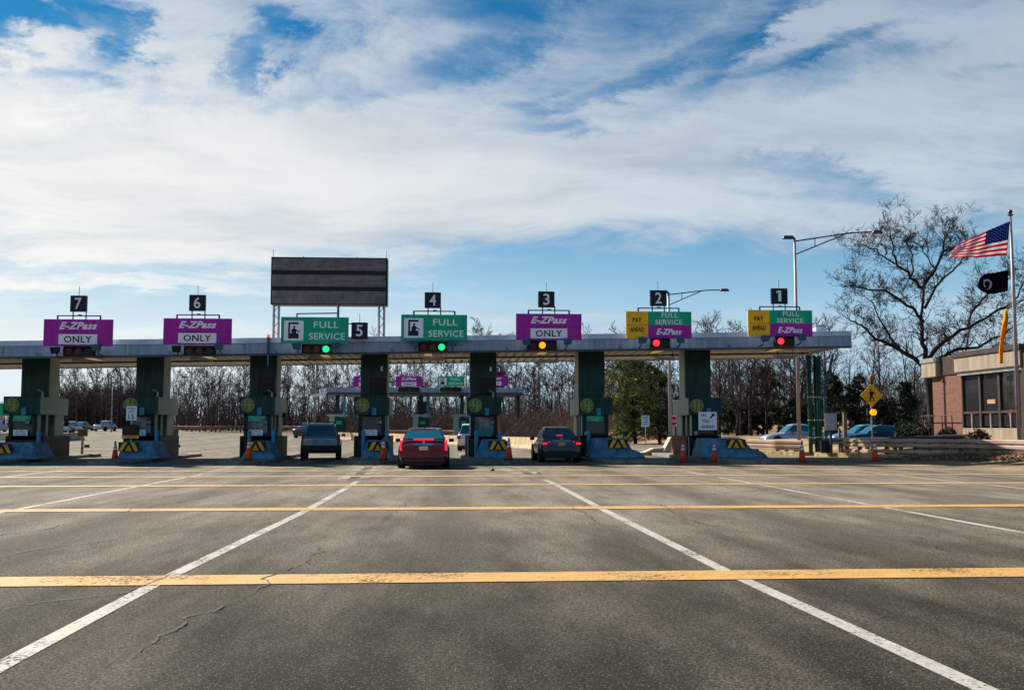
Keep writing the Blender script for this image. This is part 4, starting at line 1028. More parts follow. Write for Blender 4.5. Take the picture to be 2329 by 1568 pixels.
for px, yt, yb, lbl, dx in ((437, 858, 980, 'thin distant street lamp right of the speed limit 15 sign', -.7), (253, 880, 982, 'thin distant street lamp left of the speed limit 15 sign', .6), (716, 822, 985, 'distant street lamp above the silver estate car', .5), (608, 835, 985, 'distant street lamp left of the silver estate car', .5), (1059, 805, 990, 'distant street lamp behind the FULL SERVICE sign of the second plaza', .5), (1326, 735, 990, 'distant street lamp head above the canopy right of lane 3 sign', -1.4)):
    g = ground_at(px, yb); z = at(px, yt, g.y).z
    lamp_post(lbl, g, z, .12, [(dx*1.5, .1, 0, .9)], M['bark_far'] if 0 else M['pole'])

# sign posts
def post_sign(name, lbl, px, ytop, ybase, Y, z0, fn, r=.04, m=None):
    b = at(px, ybase, Y); t = thing(name, lbl, 'sign', (b.x, Y, z0)); z = at(px, ytop, Y).z-z0
    MB().tube([(0, .05, 0), (0, .05, z)], r, 8).build('post', m or M['galv'], t); fn(t, z); return t
def f_speed(t, z):
    w, h = .45, .62
    p = MB().box(-w/2, w/2, -.02, .0, z-h, z).build('panel', M['sign_white'], t); text('SPEED', p, M['letter_blk'], 0, z-.10, .33, .09, -.022, th=.004); text('LIMIT', p, M['letter_blk'], 0, z-.24, .28, .09, -.022, th=.004); text('15', p, M['letter_blk'], 0, z-.46, .26, .23, -.022, off=.01, th=.004)
    d = MB().box(-.36, .36, -.10, .04, z-1.30-.12, z-.82).build('display', M['black'], t, bevel=.02); MB().box(-.32, .32, -.108, -.101, z-1.24, z-.87).build('screen', mat('display_screen', (.03, .012, .012), .4), d)
    q = MB().box(-.36, .36, -.115, -.102, z-1.41, z-1.28).build('strip', M['yellow'], d); text('YOUR SPEED', q, M['letter_blk'], 0, z-1.345, .56, .07, -.117, th=.004)
post_sign('speed_limit_sign', 'white SPEED LIMIT 15 sign above a dark speed display', 297, 923, 1010, 45.6, .15, f_speed)
def f_ped(t, z):
    r = .62; c = z-.15
    p = MB().prism([(0, c-r), (r, c), (0, c+r), (-r, c)], -.03, -.005).build('panel', M['yellow'], t)
    b = MB(); P = lambda pts: b.prism([(x*r, c+q*r) for x, q in pts], -.042, -.0305)
    b.disc(-.08*r, c+.48*r, .085*r, -.042, -.0305, 12)
    P([(-.15, -.05), (.1, -.05), (.17, .2), (.1, .36), (-.1, .36)]); P([(-.1, .34), (-.28, .1), (-.24, .05), (-.06, .22)]); P([(.1, .35), (.3, .2), (.3, .05), (.24, .06), (.22, .16), (.1, .22)])
    P([(-.15, -.06), (.02, -.06), (-.1, -.45), (-.2, -.45)]); P([(0, -.06), (.1, -.06), (.3, -.45), (.2, -.45)]); P([(-.55, -.22), (.55, -.22), (.55, -.20), (-.55, -.20)]); P([(-.35, -.5), (.4, -.5), (.4, -.47), (-.35, -.47)])
    b.build('walking_figure', M['letter_blk'], p)
    MB().tube([(0, 0, c+r-.05), (0, 0, c+r+.22)], .05, 8).build('neck', M['steel'], t)
    MB().disc(.05, c+r+.30, .15, -.12, .08, 16).build('upper_beacon', mat('beacon_off', (.30, .12, .03), .4), t)
    d = MB().disc(.06, c-r-.28, .16, -.12, .06, 16).build('lower_beacon', M['amblit'], t); MB().box(-.22, .34, .065, .2, c-r-.46, c-r-.06).build('housing', M['black'], d)
post_sign('pedestrian_sign', 'yellow diamond pedestrian sign with a lit amber beacon below', 1984, 892, 1005, 52.5, .15, f_ped, .05)
def f_toll(t, z):
    w, h = .86, .84
    p = MB().box(-w/2, w/2, -.03, 0, z-h, z).build('panel', M['sign_white'], t)
    text('PAY', p, M['letter_blk'], -.18, z-.16, .26, .15, -.032, off=.02, th=.006); text('TOLL', p, M['letter_blk'], -.10, z-.42, .38, .15, -.032, off=.02, th=.006); text('AHEAD', p, M['letter_blk'], 0, z-.68, .62, .15, -.032, off=.02, th=.006)
    MB().prism([(.10, z-.28), (.14, z-.32), (.27, z-.19), (.31, z-.23), (.33, z-.06), (.16, z-.08), (.21, z-.13)], -.04, -.0305).build('arrow', M['letter_blk'], p)
b = at(1607, 940, 46.6)
t = thing('toll_ahead_sign', 'white PAY TOLL AHEAD board with arrow on the rightmost booth', 'sign', (b.x, 46.5, 1.3)); f_toll(t, at(1607, 936, 46.5).z-1.3)
def f_white(t, z): 
    p = MB().box(-.33, .33, -.03, 0, z-.95, z).build('panel', mat('pale_blue_sign', (.5, .6, .7), .5), t)
    for i in range(4): MB().box(-.22, .22, -.036, -.031, z-.2-i*.2, z-.13-i*.2).build('text_line', M['bluep'], p)
post_sign('notice_sign', 'small pale notice sign on a post in the lane 2 opening', 1468, 944, 992, 84, .1, f_white)
post_sign('notice_sign', 'small pale notice sign partly behind the mint booth wall', 1534, 944, 992, 86, .1, lambda t, z: MB().box(-.3, .3, -.03, 0, z-.9, z).build('panel', M['sign_white'], t))
def f_stop(t, z):
    r = .40; p = MB().prism([(r*math.cos(R(22.5+45*i)), z-r+r*math.sin(R(22.5+45*i))) for i in range(8)], -.03, 0).build('panel', mat('stop_red', (.45, .01, .02), .5), t); text('STOP', p, M['sign_white'], 0, z-r, .55, .22, -.032, th=.006)
post_sign('stop_sign', 'small red STOP sign right of the pale light pole', 1531, 945, 990, 80, .1, f_stop)
g = at(8, 940, 100)
t = thing('highway_sign', 'green highway sign cut off by the left frame edge', 'sign', (g.x-2.2, 100, gz(g.x, 100)))
hz_ = at(0, 916, 100).z-t.location.z; hl = at(0, 945, 100).z-t.location.z
MB().box(-2.2, 2.75, 0, .1, hl, hz_).build('panel', M['sgreen'], t); MB().tube([(-1.5, .2, 0), (-1.5, .2, hz_)], .1, 8).tube([(1.8, .2, 0), (1.8, .2, hz_)], .1, 8).build('post', M['galv'], t)
# machine posts near left booths
for px, lbl in ((187, 'brown card box on a post right of the leftmost booth'), (394, 'brown card box on a post right of the speed limit 15 booth')):
    q = at(px, 1010, 53); t = thing('card_reader', lbl, 'card reader', (q.x, 53, 0), 0, 'brown boxes on posts')
    MB().tube([(0, 0, 0), (0, 0, 1.2)], .07, 8).build('post', M['conc'], t); MB().box(-.22, .22, -.12, .12, 1.05, 1.42).build('box', mat('box_brown', (.14, .10, .06), .6), t, bevel=.02)
    MB().box(.12, .34, -.05, .08, .48, .62).build('lower_box', M['brown'], t); MB().box(-.7, .75, -.3, .3, 0, .15).build('footing', M['kerb'], t, bevel=.03)
# round mirror lamps beside booths
for px, py, lbl in ((145, 910+51, 'small black lamp with pale lens right of the leftmost booth'), (0, 0, None), (640, 942, 'small dark lamp right of the booth left of the estate car')):
    if not lbl: continue
    q = at(px, py, 47.5); simple('side_lamp', [M['black'], M['sodl']], (lambda m: (m.tube([(.0, 0, 0), (.14, .1, -.03)], [.10, .12], 10), setattr(m, 'cur', 1), m.tube([(-.04, -.03, .01), (-.001, -.001, 0)], [.09, .09], 10), m)[-1])(MB()), lbl, 'lamp', q, 'small side lamps on booths')

# green pipe columns and cabinet at canopy's right end
for i, (px, r, mm_, lbl) in enumerate(((1843, .11, 'gp', 'left green drain pipe under the right end of the canopy'), (1856, .07, 'dk', 'thin dark pipe between the two green drain pipes'), (1864, .13, 'gp', 'right, thicker green drain pipe under the canopy end'), (1878, .08, 'bl', 'blue grey leaning pipe right of the green drain pipes'))):
    Yq = 52.0+i*.15; q = at(px, 1000, Yq); mt = {'gp': mat('pipe_green', (.006, .10, .055), .4), 'dk': M['green_dk'], 'bl': M['floodb']}[mm_]
    t = thing('drain_pipe', lbl, 'pipe', (q.x, Yq, .15)); zt = canopy_z(q.x)-.15
    pts = [(0, 0, 0), (0, 0, zt)] if mm_ != 'bl' else [(0, 0, 0), (0, 0, 3.5), (.45, 0, zt)]
    MB().tube(pts, r, 12).build('pipe', mt, t, True)
    c = MB()
    for z in (.8, 1.7, 2.9): c.tube([(0, 0, z), (0, 0, z+.06)], r+.02, 12)
    c.build('collar', M['galv'], t)
q = at(1891, 978, 50.5); t = thing('control_cabinet', 'grey metal cabinet on a post right of the green pipes', 'cabinet', (q.x, 50.5, .1)); zz = q.z-.1
MB().box(-.28, .28, 0, .3, zz, zz+.88).build('box', M['galv'], t, bevel=.02); MB().box(-.06, .06, .1, .2, 0, zz).build('post', M['steel'], t); MB().box(-.45, .1, .3, .45, 0.1, .72).build('footing_box', M['black'], t)
q = at(1795, 1000, 56)
for px, yt, Y2, lbl in ((2125-2, 0, 0, None), (1790+337-225, 0, 0, None)): pass
q = at(1793+335, 1000, 52)
def wpost(px, yt, Y, lbl, r=.09, m=None): 
    q = at(px, yt, Y); simple('timber_post', m or M['wood'], MB().box(-r, r, -r, r, 0, q.z-gz(q.x, Y)).box(-r-.015, r+.015, -r-.015, r+.015, q.z-gz(q.x, Y)+.0005, q.z-gz(q.x, Y)+.03), lbl, 'post', (q.x, Y, gz(q.x, Y)), 'timber posts by the parked cars')
wpost(2125, 1037-20, 51, 'short timber post behind the rusty guardrail right of the dark sedan', .06)
wpost(1903+220-336+337-0, 1017, 51, 'short timber post', .05) if 0 else None
wpost(1787+141-20, 975, 53, 'short dark timber post right of the grey cabinet', .05)
wpost(2123-203, 938+0, 53.5, 'weathered upright timber post in front of the bright blue car', .09)

# flagpole and flags
YF_ = 44.0
b = at(2318, 1005, YF_); top = at(2301.5, 490, YF_)
t = thing('flagpole', 'tall silver flagpole with a ball finial at the right frame edge', 'flagpole', (b.x, YF_, gz(b.x, YF_)))
H = top.z-gz(b.x, YF_)
MB().tube([(0, 0, 0), (0, 0, H*.6), (0, 0, H)], [.095, .08, .05], 14).build('pole', M['pole'], t, True)
MB().tube([(0, 0, H), (0, 0, H+.05)], [.12, .12], 12).build('truck', M['brown'], t)
s = MB(); 
for i in range(8):
    pass
s.tube([(0, 0, H+.05)]+[(0, 0, H+.17+.1*math.sin(a)) for a in (-1.2, -.8, -.4, 0, .4, .8, 1.2)]+[(0, 0, H+.272)], [.02]+[.1*math.cos(a) for a in (-1.2, -.8, -.4, 0, .4, .8, 1.2)]+[.005], 14)
s.build('finial', mat('finial_bronze', (.10, .06, .06), .3, .8), t, True)
MB().tube([(-.13, 0, 1.5), (-.16, 0, H*.6), (-.06, 0, H-.1)], .008, 4).build('halyard', M['white'], t)
MB().box(-.14, .02, -.02, .02, 1.6, 1.7).build('cleat', M['steel'], t)
def flag(name, lbl, T, B, nu, nv, mfn, mats, wave=.10, extra=None, Y0=YF_-.02):
    """T, B: outline points (hoist -> fly) of the top and bottom edge."""
    def pl(pts, u):
        k = u*(len(pts)-1); i = min(int(k), len(pts)-2); f = k-i
        return (pts[i][0]*(1-f)+pts[i+1][0]*f, pts[i][1]*(1-f)+pts[i+1][1]*f)
    T = [tuple(at(*p, Y0)[q] for q in (0, 2)) for p in T]; B = [tuple(at(*p, Y0)[q] for q in (0, 2)) for p in B]
    org = Vector((T[0][0], Y0, T[0][1]))
    def S(u, v):
        a, b = pl(T, u), pl(B, u); x = a[0]*(1-v)+b[0]*v; z = a[1]*(1-v)+b[1]*v
        y = Y0+wave*u**.6*(math.sin(u*11+v*3.0)+.5*math.sin(u*23-v*5)); return Vector((x, y, z))-org
    o = bpy.data.objects
    th = thing(name, lbl, 'flag', org)
    mb = MB(); W_ = nu+1
    for v in range(nv+1):
        for u in range(nu+1): mb.v.append(tuple(S(u/nu, v/nv)))
    for v in range(nv):
        for u in range(nu): mb.f.append((v*W_+u, v*W_+u+1, (v+1)*W_+u+1, (v+1)*W_+u)); mb.mi.append(mfn((u+.5)/nu, (v+.5)/nv))
    c = mb.build('cloth', mats, th, True); sd_ = c.modifiers.new('solid', 'SOLIDIFY'); sd_.thickness = .006
    if extra: extra(c, S)
    return th
def cloth(name, col):
    m = bpy.data.materials.new(name); m.use_nodes = True; t = NT(m.node_tree)
    out = t.new('ShaderNodeOutputMaterial'); d = t.new('ShaderNodeBsdfDiffuse'); tr = t.new('ShaderNodeBsdfTranslucent'); mx = t.new('ShaderNodeMixShader')
    v = t.new('ShaderNodeTexCoord').outputs['Object']; c = t.mix(t.noise(v, 8, 4), tuple(q*.85 for q in col), col)
    t.put(d.inputs[0], c); t.put(tr.inputs[0], c); mx.inputs[0].default_value = .5
    t.l.new(d.outputs[0], mx.inputs[1]); t.l.new(tr.outputs[0], mx.inputs[2]); t.l.new(mx.outputs[0], out.inputs[0]); return m
fr, fw, fb = cloth('flag_red', (.75, .01, .04)), cloth('flag_white', (.85, .82, .84)), cloth('flag_blue', (.015, .06, .26))
def us(u, v):
    if u < .42 and v < 7/13: return 2
    return 0 if int(v*13) % 2 == 0 else 1
def stars(c, S):
    m = MB()
    for r in range(9):
        for q in range(6 if r % 2 == 0 else 5):
            u = (.035+.07*q+(.035 if r % 2 else 0)); v = (.03+.055*r+.02); p = S(u, v); s = .028
            for yy in (-.02,):
                m.add([(p.x+s*(1 if i % 2 == 0 else .42)*math.sin(math.pi*i/5), p.y+yy, p.z+s*(1 if i % 2 == 0 else .42)*math.cos(math.pi*i/5)) for i in range(10)], [tuple(range(10))])
    m.build('stars', fw, c)
flag('national_flag', 'red, white and blue starred flag flying at the top of the flagpole', [(2296, 503), (2250, 522), (2210, 540), (2168, 562)], [(2289, 581), (2250, 583), (2210, 586), (2160, 585)], 50, 26, us, [fr, fw, fb], .16, stars)
fk, fkw = cloth('flag_black', (.012, .012, .02)), M['refl']
def pow_disc(c, S):
    m = MB(); cx, cz = S(.62, .52).x, S(.62, .52).z; y = S(.62, .5).y-.05
    m.disc(cx, cz, .24, y-.01, y, 20); m.build('white_disc', mat('flag_grey', (.35, .38, .42), .8), c)
    m = MB(); m.disc(cx+.02, cz+.03, .12, y-.02, y-.011, 14); m.prism([(cx-.08, cz-.20), (cx+.10, cz-.20), (cx+.08, cz+.0), (cx-.03, cz+.0)], y-.019, y-.0105); m.build('silhouette', fk, c)
flag('memorial_flag', 'black flag with a pale round emblem below the striped flag', [(2292, 613), (2262, 620), (2240, 622), (2222, 637)], [(2292, 661), (2265, 667), (2240, 669), (2226, 655)], 24, 12, lambda u, v: 0, [fk], .12, pow_disc)
fy = cloth('flag_yellow', (.85, .42, .01))
flag('yellow_flag', 'limp yellow flag hanging near the roof of the brick building', [(2288, 702), (2286, 712), (2280, 724), (2275, 740), (2272, 760)], [(2287, 703), (2292, 740), (2285, 780), (2283, 800), (2280, 826)][:5], 24, 8, lambda u, v: 0, [fy], .08) if 0 else None
def yflag():
    Y0 = YF_-.02; pts = [(2287, 702, 1), (2287, 722, 8), (2283, 745, 13), (2278, 770, 13), (2276, 800, 13), (2277, 826, 7)]
    o = at(2287, 702, Y0); th = thing('yellow_flag', 'limp yellow flag hanging near the roof of the brick building', 'flag', o); mb = MB(); n = 9; N = 30
    for i in range(N+1):
        k = i/N*(len(pts)-1); j = min(int(k), len(pts)-2); f = k-j
        x, y, w = [pts[j][q]*(1-f)+pts[j+1][q]*f for q in range(3)]; c = at(x, y, Y0)-o; w = w*Y0/F/2
        for q in range(n): s = q/(n-1)*2-1; mb.v.append((c.x+w*s, c.y+.10*math.sin(s*5+i*.15), c.z))
    for i in range(N):
        for q in range(n-1): mb.f.append((i*n+q, i*n+q+1, (i+1)*n+q+1, (i+1)*n+q)); mb.mi.append(0)
    mb.build('cloth', fy, th, True).modifiers.new('s', 'SOLIDIFY').thickness = .006
yflag()

# ------------------------------------------------------------------ building on the right
def building():
    X = 26.3; z0 = .6
    t = thing('service_building', 'low brick and glass office with a pale concrete fascia', 'building', (X, 45, 0))
    Bx = lambda y0, y1, za, zb, x0=0, x1=.3: MB().box(x0, x1, y0-45, y1-45, za, zb)
    Bx(44.9, 50.25, z0-.3, 1.47).build('plinth', M['stone'], t)
    Bx(50.25, 53.3, z0-.3, 4.3, .02, .32).build('brick_wall', M['brick'], t)
    Bx(44.4, 50.4, 4.30, 5.05, -.25, .3).build('fascia', M['stone'], t, bevel=.02)
    Bx(44.3, 50.45, 5.055, 5.30, -.32, .3).build('coping', M['bronze'], t)
    Bx(44.4, 50.3, 4.12, 4.295, -.14, .28).build('lintel', M['winframe'], t)
    Bx(50.45, 52.2, 4.25, 5.2, -.05, .3).build('recess_panel', M['bronze'], t)
    Bx(52.25, 54.0, 4.2, 4.98, -.25, .3).build('fascia', M['stone'], t, bevel=.02); Bx(52.22, 54.05, 4.985, 5.22, -.3, .3).build('coping', M['winframe'], t)
    MB().box(.301, 14, -.6, 9.0, 4.2, 5.0).build('roof', M['roofm'], t)
    MB().box(.33, 14, 8.0, 8.2, 0, 4.2).build('rear_wall', M['brick'], t)
    MB().box(.0, 14, -.5, -.12, 0, 4.2).build('front_wall', M['bronze'], t)
    MB().box(-.15, .31, -.9, -.51, 0, 5.0).build('corner_pier', M['bronze'], t)
    # windows: three tall panes, six small ones below
    ys = [44.95, 46.7, 48.45, 50.2]
    for a, b in zip(ys[:-1], ys[1:]):
        w = Bx(a+.09, b-.09, 2.30, 4.08, .10, .12).build('window', M['window'], t)
        f = MB(); f.box(.0, .16, a-45, a+.09-45, 1.48, 4.11); f.box(.0, .16, b-.09-45, b-45, 1.48, 4.11); f.box(.02, .15, a+.092-45, b-.092-45, 2.18, 2.295)
        f.build('frame', M['bronze'], w)
        for c, d in ((a+.09, (a+b)/2-.05), ((a+b)/2+.05, b-.09)):
            Bx(c, d, 1.55, 2.175, .10, .12).build('lower_window', M['window'], t)
        MB().box(.02, .15, (a+b)/2-.048-45, (a+b)/2+.048-45, 1.482, 2.178).build('mullion', M['winframe'], t)
    Bx(47.2, 47.9, 2.65, 2.85, .085, .099).build('window_notice', mat('notice_tan', (.45, .30, .15), .6), t)
    MB().tube([(-.03, 7.0, 4.0), (-.1, 7.0, 3.9)], .06, 8).build('wall_lamp', M['black'], t)
building()
# railing beside the brick wall
t = thing('metal_railing', 'thin dark railing in front of the brick wall', 'railing', (25.95, 50.6, gz(25.95, 52)))
m = MB(); m.tube([(0, 0, 1.4), (0, 3.2, 1.4)], .025, 6); m.tube([(0, 0, .3), (0, 3.2, .3)], .02, 6)
m.build('rail', M['black'], t)
for i in range(4): MB().tube([(0, i*1.05, 0), (0, i*1.05, 1.4)], .025, 6).build('post', M['black'], t)

# ------------------------------------------------------------------ second plaza far beyond
def plaza2():
    Y2 = 115
    a, b = at(743, 890, Y2), at(1190, 885, Y2); zt, zb = at(960, 881, Y2).z, at(960, 891.5, Y2).z
    t = thing('far_toll_canopy', 'flat canopy of the second toll plaza seen beyond the first', 'canopy', (0, Y2, 0))
    MB().box(a.x, b.x, 0, .15, zb, zt).build('fascia', M['alu'], t); MB().box(a.x+.1, b.x-.1, .151, 7, zb+.1, zt-.05).build('roof', M['roofm'], t); MB().box(a.x, b.x, .0, 7, zb-.3, zb-.002).build('soffit', M['steel'], t)
    MB().tube([(a.x, 0, zb), (a.x-1.6, -.3, zb-.5)], .16, 6).tube([(a.x, 0, zt-.1), (a.x-.8, -.3, zb+.2)], .12, 6).build('end_brace', M['white'], t)
    for px, lab in ((767, 'far toll booth with pale side wall at the left end of the second plaza'), (957, 'far toll booth seen just above the maroon sedan'), (1050, 'far toll booth just left of the booth with the orange post'), (1178, 'far green column at the right end of the second plaza')):
        q = at(px, 950, Y2+1.5); s = thing('far_toll_booth', lab, 'toll booth', (q.x, Y2+1.5, gz(q.x, Y2)), 0, 'booths of the second plaza'); hh = zb-.3-gz(q.x, Y2)
        if px == 1178: MB().tube([(0, 0, 0), (0, 0, hh)], .2, 8).build('column', M['green'], s); MB().box(-.3, .3, -.3, .3, 0, 1.1).build('foot', M['green'], s); continue
        MB().box(-.2, .2, .0, .2, 2.5, hh).build('column', M['green'], s); MB().tube([(.8, 0, 2.4), (.8, 0, hh)], .12, 6).build('pipe', M['bluep'], s)
        MB().box(-.3, .95, -.05, 0, .9, 2.5).build('front', M['green'], s); MB().box(-.9, -.3, .02, 3, 0, 2.6).build('side_wall', M['mint'], s); MB().box(-1.15, 1.0, -.1, 3.1, 2.602, 2.85).build('cap', M['mint'], s)
        if px == 957: MB().box(-.35, .65, -.3, -.06, 2.9, 4.3).build('monitor', M['black'], s)
        MB().box(-.1, .5, -.14, -.051, 1.7, 2.1).build('green_plate', M['sgreen'], s)
    for px in (): pass
    G = 'signs on the second plaza canopy'
    lane_sign(0, 803, 863, 855, 879.5, 'ez', 'small purple E-ZPass ONLY sign far away, half hidden left of the monitor', Y2-.3, True, G)
    lane_sign(0, 899.6, 960, 855, 879, 'ez', 'small purple E-ZPass ONLY sign on the second plaza, fully visible', Y2-.3, True, G)
    lane_sign(0, 995, 1055.6, 855, 878, 'fs', 'small green FULL SERVICE sign on the second plaza', Y2-.3, True, G)
    lane_sign(0, 1093, 1153, 854, 877, 'ez', 'small purple E-ZPass ONLY sign far away, half hidden right of the booth', Y2-.3, True, G)
    for px, lb in ((930, 'far signal below the visible small E-ZPass sign'), (1025, 'far signal below the small green sign')):
        q = at(px, 884.5, Y2-.4); s = thing('far_signal', lb, 'traffic light', q, 0, 'signals of the second plaza'); MB().box(-1.2, 1.2, 0, .3, -.25, .25).build('housing', M['black'], s)
        for i, c in enumerate(('redoff', 'ambout', 'grnoff')): MB().disc(-.7+i*.7, 0, .18, -.03, -.001, 12).build('lens', M[c], s)
    q = at(757, 968, Y2-5); s = thing('motor_scooter_cart', 'small blue utility cart by the left far booth', 'cart', (q.x, Y2-5, gz(q.x, Y2))) if 0 else None
    q = at(985, 982, Y2-8)
plaza2()
# lattice pylon on the skyline
q = ground_at(161, 976); zt = at(161, 841, q.y).z
t = thing('lattice_pylon', 'thin lattice power pylon above the left wood', 'pylon', (q.x, q.y+25, 1.3)); H = zt-1.3+1.8; m = MB(); w0 = 1.3
for sx in (-1, 1):
    for sy in (-1, 1): m.tube([(sx*w0, sy*w0, 0), (sx*w0*.75, sy*w0*.75, H*.9), (0, 0, H)], .10, 4)
n = 9
for i in range(n):
    a, b = H*.9*i/n, H*.9*(i+1)/n
    for s in (-1, 1): m.tube([(-s*w0, -w0, a), (s*w0*.85, -w0*.85, b)], .06, 4)
m.build('lattice', M['bark_far'], t)

# ------------------------------------------------------------------ trees
def grow_tree(seed, H, r0, spread, levels, n1, crown0, up, twigr=.012, sides=3, droop=0., kids=(5, 4, 4), trunk_mb=None, crown_mb=None, seglen=.5, lean=(0, 0)):
    rnd = random.Random(seed); tm = trunk_mb or MB(); cm = crown_mb or MB()
    def branch(p, d, L, r, lev):
        ns = max(2, min(6, int(L/seglen)+1)); pts = [p.copy()]; rs = [r]; q = p.copy(); dd = d.copy()
        for i in range(ns):
            dd = (dd+Vector((rnd.gauss(0, .16), rnd.gauss(0, .16), rnd.gauss(0, .10)+up*.12-droop*.1))).normalized()
            q = q+dd*L/ns; pts.append(q.copy()); rs.append(max(twigr*.6, r*(1-.75*(i+1)/ns)))
        cm.tube(pts, rs, 5 if lev <= 1 else sides, False)
        if lev < levels:
            k = kids[min(lev-1, len(kids)-1)]
            for j in range(k):
                f = .12+.86*(j+rnd.random()*.8)/k; f = min(f, .98); a = f*ns; i = min(int(a), ns-1); o = pts[i].lerp(pts[i+1], a-i)
                base = (pts[i+1]-pts[i]).normalized(); side = Vector((rnd.gauss(0, 1), rnd.gauss(0, 1), rnd.gauss(0, .6)))
                side = (side-base*side.dot(base)).normalized(); nd = (base*rnd.uniform(.5, .95)+side*rnd.uniform(.5, .9)*spread**.3+Vector((0, 0, up*.25))).normalized()
                branch(o, nd, L*(1-f*.45)*rnd.uniform(.45, .68), max(twigr, rs[i]*.55), lev+1)
    pts = []; rs = []; q = Vector((0, 0, -.3)); nseg = 9; cur = Vector((lean[0], lean[1], 1)).normalized()
    for i in range(nseg+1):
        pts.append(q.copy()); rs.append(r0*(1-.9*(i/nseg)**1.1)+.01); cur = (cur+Vector((rnd.gauss(0, .05), rnd.gauss(0, .05), .05))).normalized(); q = q+cur*H/nseg
    tm.tube(pts, rs, 8, True)
    for j in range(n1):
        f = crown0+(1-crown0)*(j+rnd.random()*.9)/n1; f = min(f, .97); a = f*nseg; i = min(int(a), nseg-1); o = pts[i].lerp(pts[i+1], a-i)
        th = j*2.4+rnd.random(); e = rnd.uniform(.5, 1.1)+up*.5
        d = Vector((math.cos(th)*spread, math.sin(th)*spread, e)).normalized()
        branch(o, d, H*(.42-.26*(f-crown0)/(1-crown0))*rnd.uniform(.75, 1.15), max(.02, rs[i]*.5), 1)
    return tm, cm
def make_proto(name, seed, H, m, *a, **kw):
    tm, cm = grow_tree(seed, H, *a, **kw)
    root = thing(name, 'x', 'tree'); tm.build('trunk', m, root, True); cm.build('crown', m, root); return root
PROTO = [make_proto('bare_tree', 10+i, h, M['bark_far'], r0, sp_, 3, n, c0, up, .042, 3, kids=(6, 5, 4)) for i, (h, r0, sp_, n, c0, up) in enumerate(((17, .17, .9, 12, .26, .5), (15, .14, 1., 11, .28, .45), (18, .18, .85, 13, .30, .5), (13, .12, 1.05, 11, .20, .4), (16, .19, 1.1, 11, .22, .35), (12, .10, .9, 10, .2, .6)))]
PB = [make_proto('bare_tree', 40+i, h, M['bark'], r0, sp_, 3, n, c0, up, .016, 3, kids=(7, 6, 4)) for i, (h, r0, sp_, n, c0, up) in enumerate(((11, .18, .9, 14, .18, .45), (9, .12, .95, 13, .12, .5), (12.5, .2, .8, 14, .22, .6)))]
used = set()
def plant(protos, i, x, y, sc, label, group, z=None, name=None):
    pr = protos[i % len(protos)]
    if id(pr) not in used: o = pr; used.add(id(pr))
    else: o = copy_tree(pr)
    o.location = (x, y, gz(x, y) if z is None else z); o.rotation_euler = (0, 0, random.uniform(0, 6.28)); o.scale = (sc*random.uniform(.9, 1.1), sc*random.uniform(.9, 1.1), sc)
    o['label'] = label; o['group'] = group
    return o
GAPS = [(-200, 79, 'left of the leftmost booth'), (79, 339, 'in the lane 7 opening, over the distant cars'), (339, 598, 'in the lane 6 opening'), (598, 850, 'in the lane 5 opening, over the silver estate car'), (850, 1098, 'behind the second plaza in the lane 4 opening'), (1098, 1345, 'in the lane 3 opening, over the blue sedan'), (1345, 1587, 'in the lane 2 opening, beside the pine'), (1587, 1870, 'between the rightmost booth and the green pipes'), (1870, 2600, 'behind the parked cars and the pedestrian sign')]
def gap(px):
    for a, b, s in GAPS:
        if a <= px < b: return s
    return GAPS[-1][2]
cnt = 0
def forest(px0, px1, n, Y0, Y1, hmul, protos, what='grey leafless tree'):
    global cnt
    for j in range(n):
        px = px0+(px1-px0)*(j+random.random())/n; Yt = random.uniform(Y0, Y1); x = at(px, 970, Yt).x; g = gap(px)
        plant(protos, cnt, x, Yt, hmul*random.uniform(.85, 1.12), what+' in the wood '+g, what+'s '+g); cnt += 1
forest(400, 600, 18, 158, 190, .70, PROTO)
forest(600, 1080, 36, 158, 190, .76, PROTO)
forest(1080, 1170, 9, 158, 190, .92, PROTO)
forest(1170, 1400, 20, 158, 190, .76, PROTO)
forest(600, 1400, 22, 192, 215, .84, PROTO)
forest(395, 600, 10, 192, 215, .70, PROTO)
forest(128, 320, 28, 226, 255, .82, PROTO)
forest(320, 400, 8, 215, 240, .62, PROTO)
forest(-60, 60, 8, 240, 270, .36, PROTO)
forest(1385, 1900, 24, 122, 150, .80, PROTO, 'leafless tree')
forest(1590, 1850, 14, 92, 112, .80, PB, 'brown bushy leafless tree')
forest(1860, 2400, 12, 90, 120, .92, PB, 'brown bushy leafless tree')

def sticks(name, n, fn, h0, h1, r, m, label, nb=5, lean=.12):
    mb = MB(); rnd = random.Random(len(name)+n)
    for _ in range(n):
        x, y = fn(rnd); z = gz(x, y); h = rnd.uniform(h0, h1); a = Vector((x, y, z-.2)); d = Vector((rnd.gauss(0, lean), rnd.gauss(0, lean), 1)).normalized()
        b = a+d*h*.5; c = b+(d+Vector((rnd.gauss(0, .15), 0, 0)))*h*.5
        mb.tube([a, b, c], [r, r*.7, r*.25], 3, False)
        for k in range(nb):
            f = rnd.uniform(.15, .95); o = a.lerp(c, f); e = o+Vector((rnd.gauss(0, .5), rnd.gauss(0, .3), rnd.uniform(.25, 1.1)))*h*.22
            mb.tube([o, o.lerp(e, .5)+Vector((rnd.gauss(0, .05), 0, rnd.gauss(0, .05)))*h*.3, e], [r*.5, r*.35, r*.15], 3, False)
    o = mb.build(name, m); return tag(o, label, 'woodland' if 'wood' in name else 'brush', kind='stuff')
def fx(px0, px1, Y0, Y1): return lambda r: (lambda Y: (at(r.uniform(px0, px1), 970, Y).x, Y))(r.uniform(Y0, Y1))
sticks('distant_wood', 3000, fx(390, 1420, 175, 240), 2.0, 6.8, .06, M['bark_far'], 'dense grey thicket filling the wood beyond the toll lanes', 11, .22)
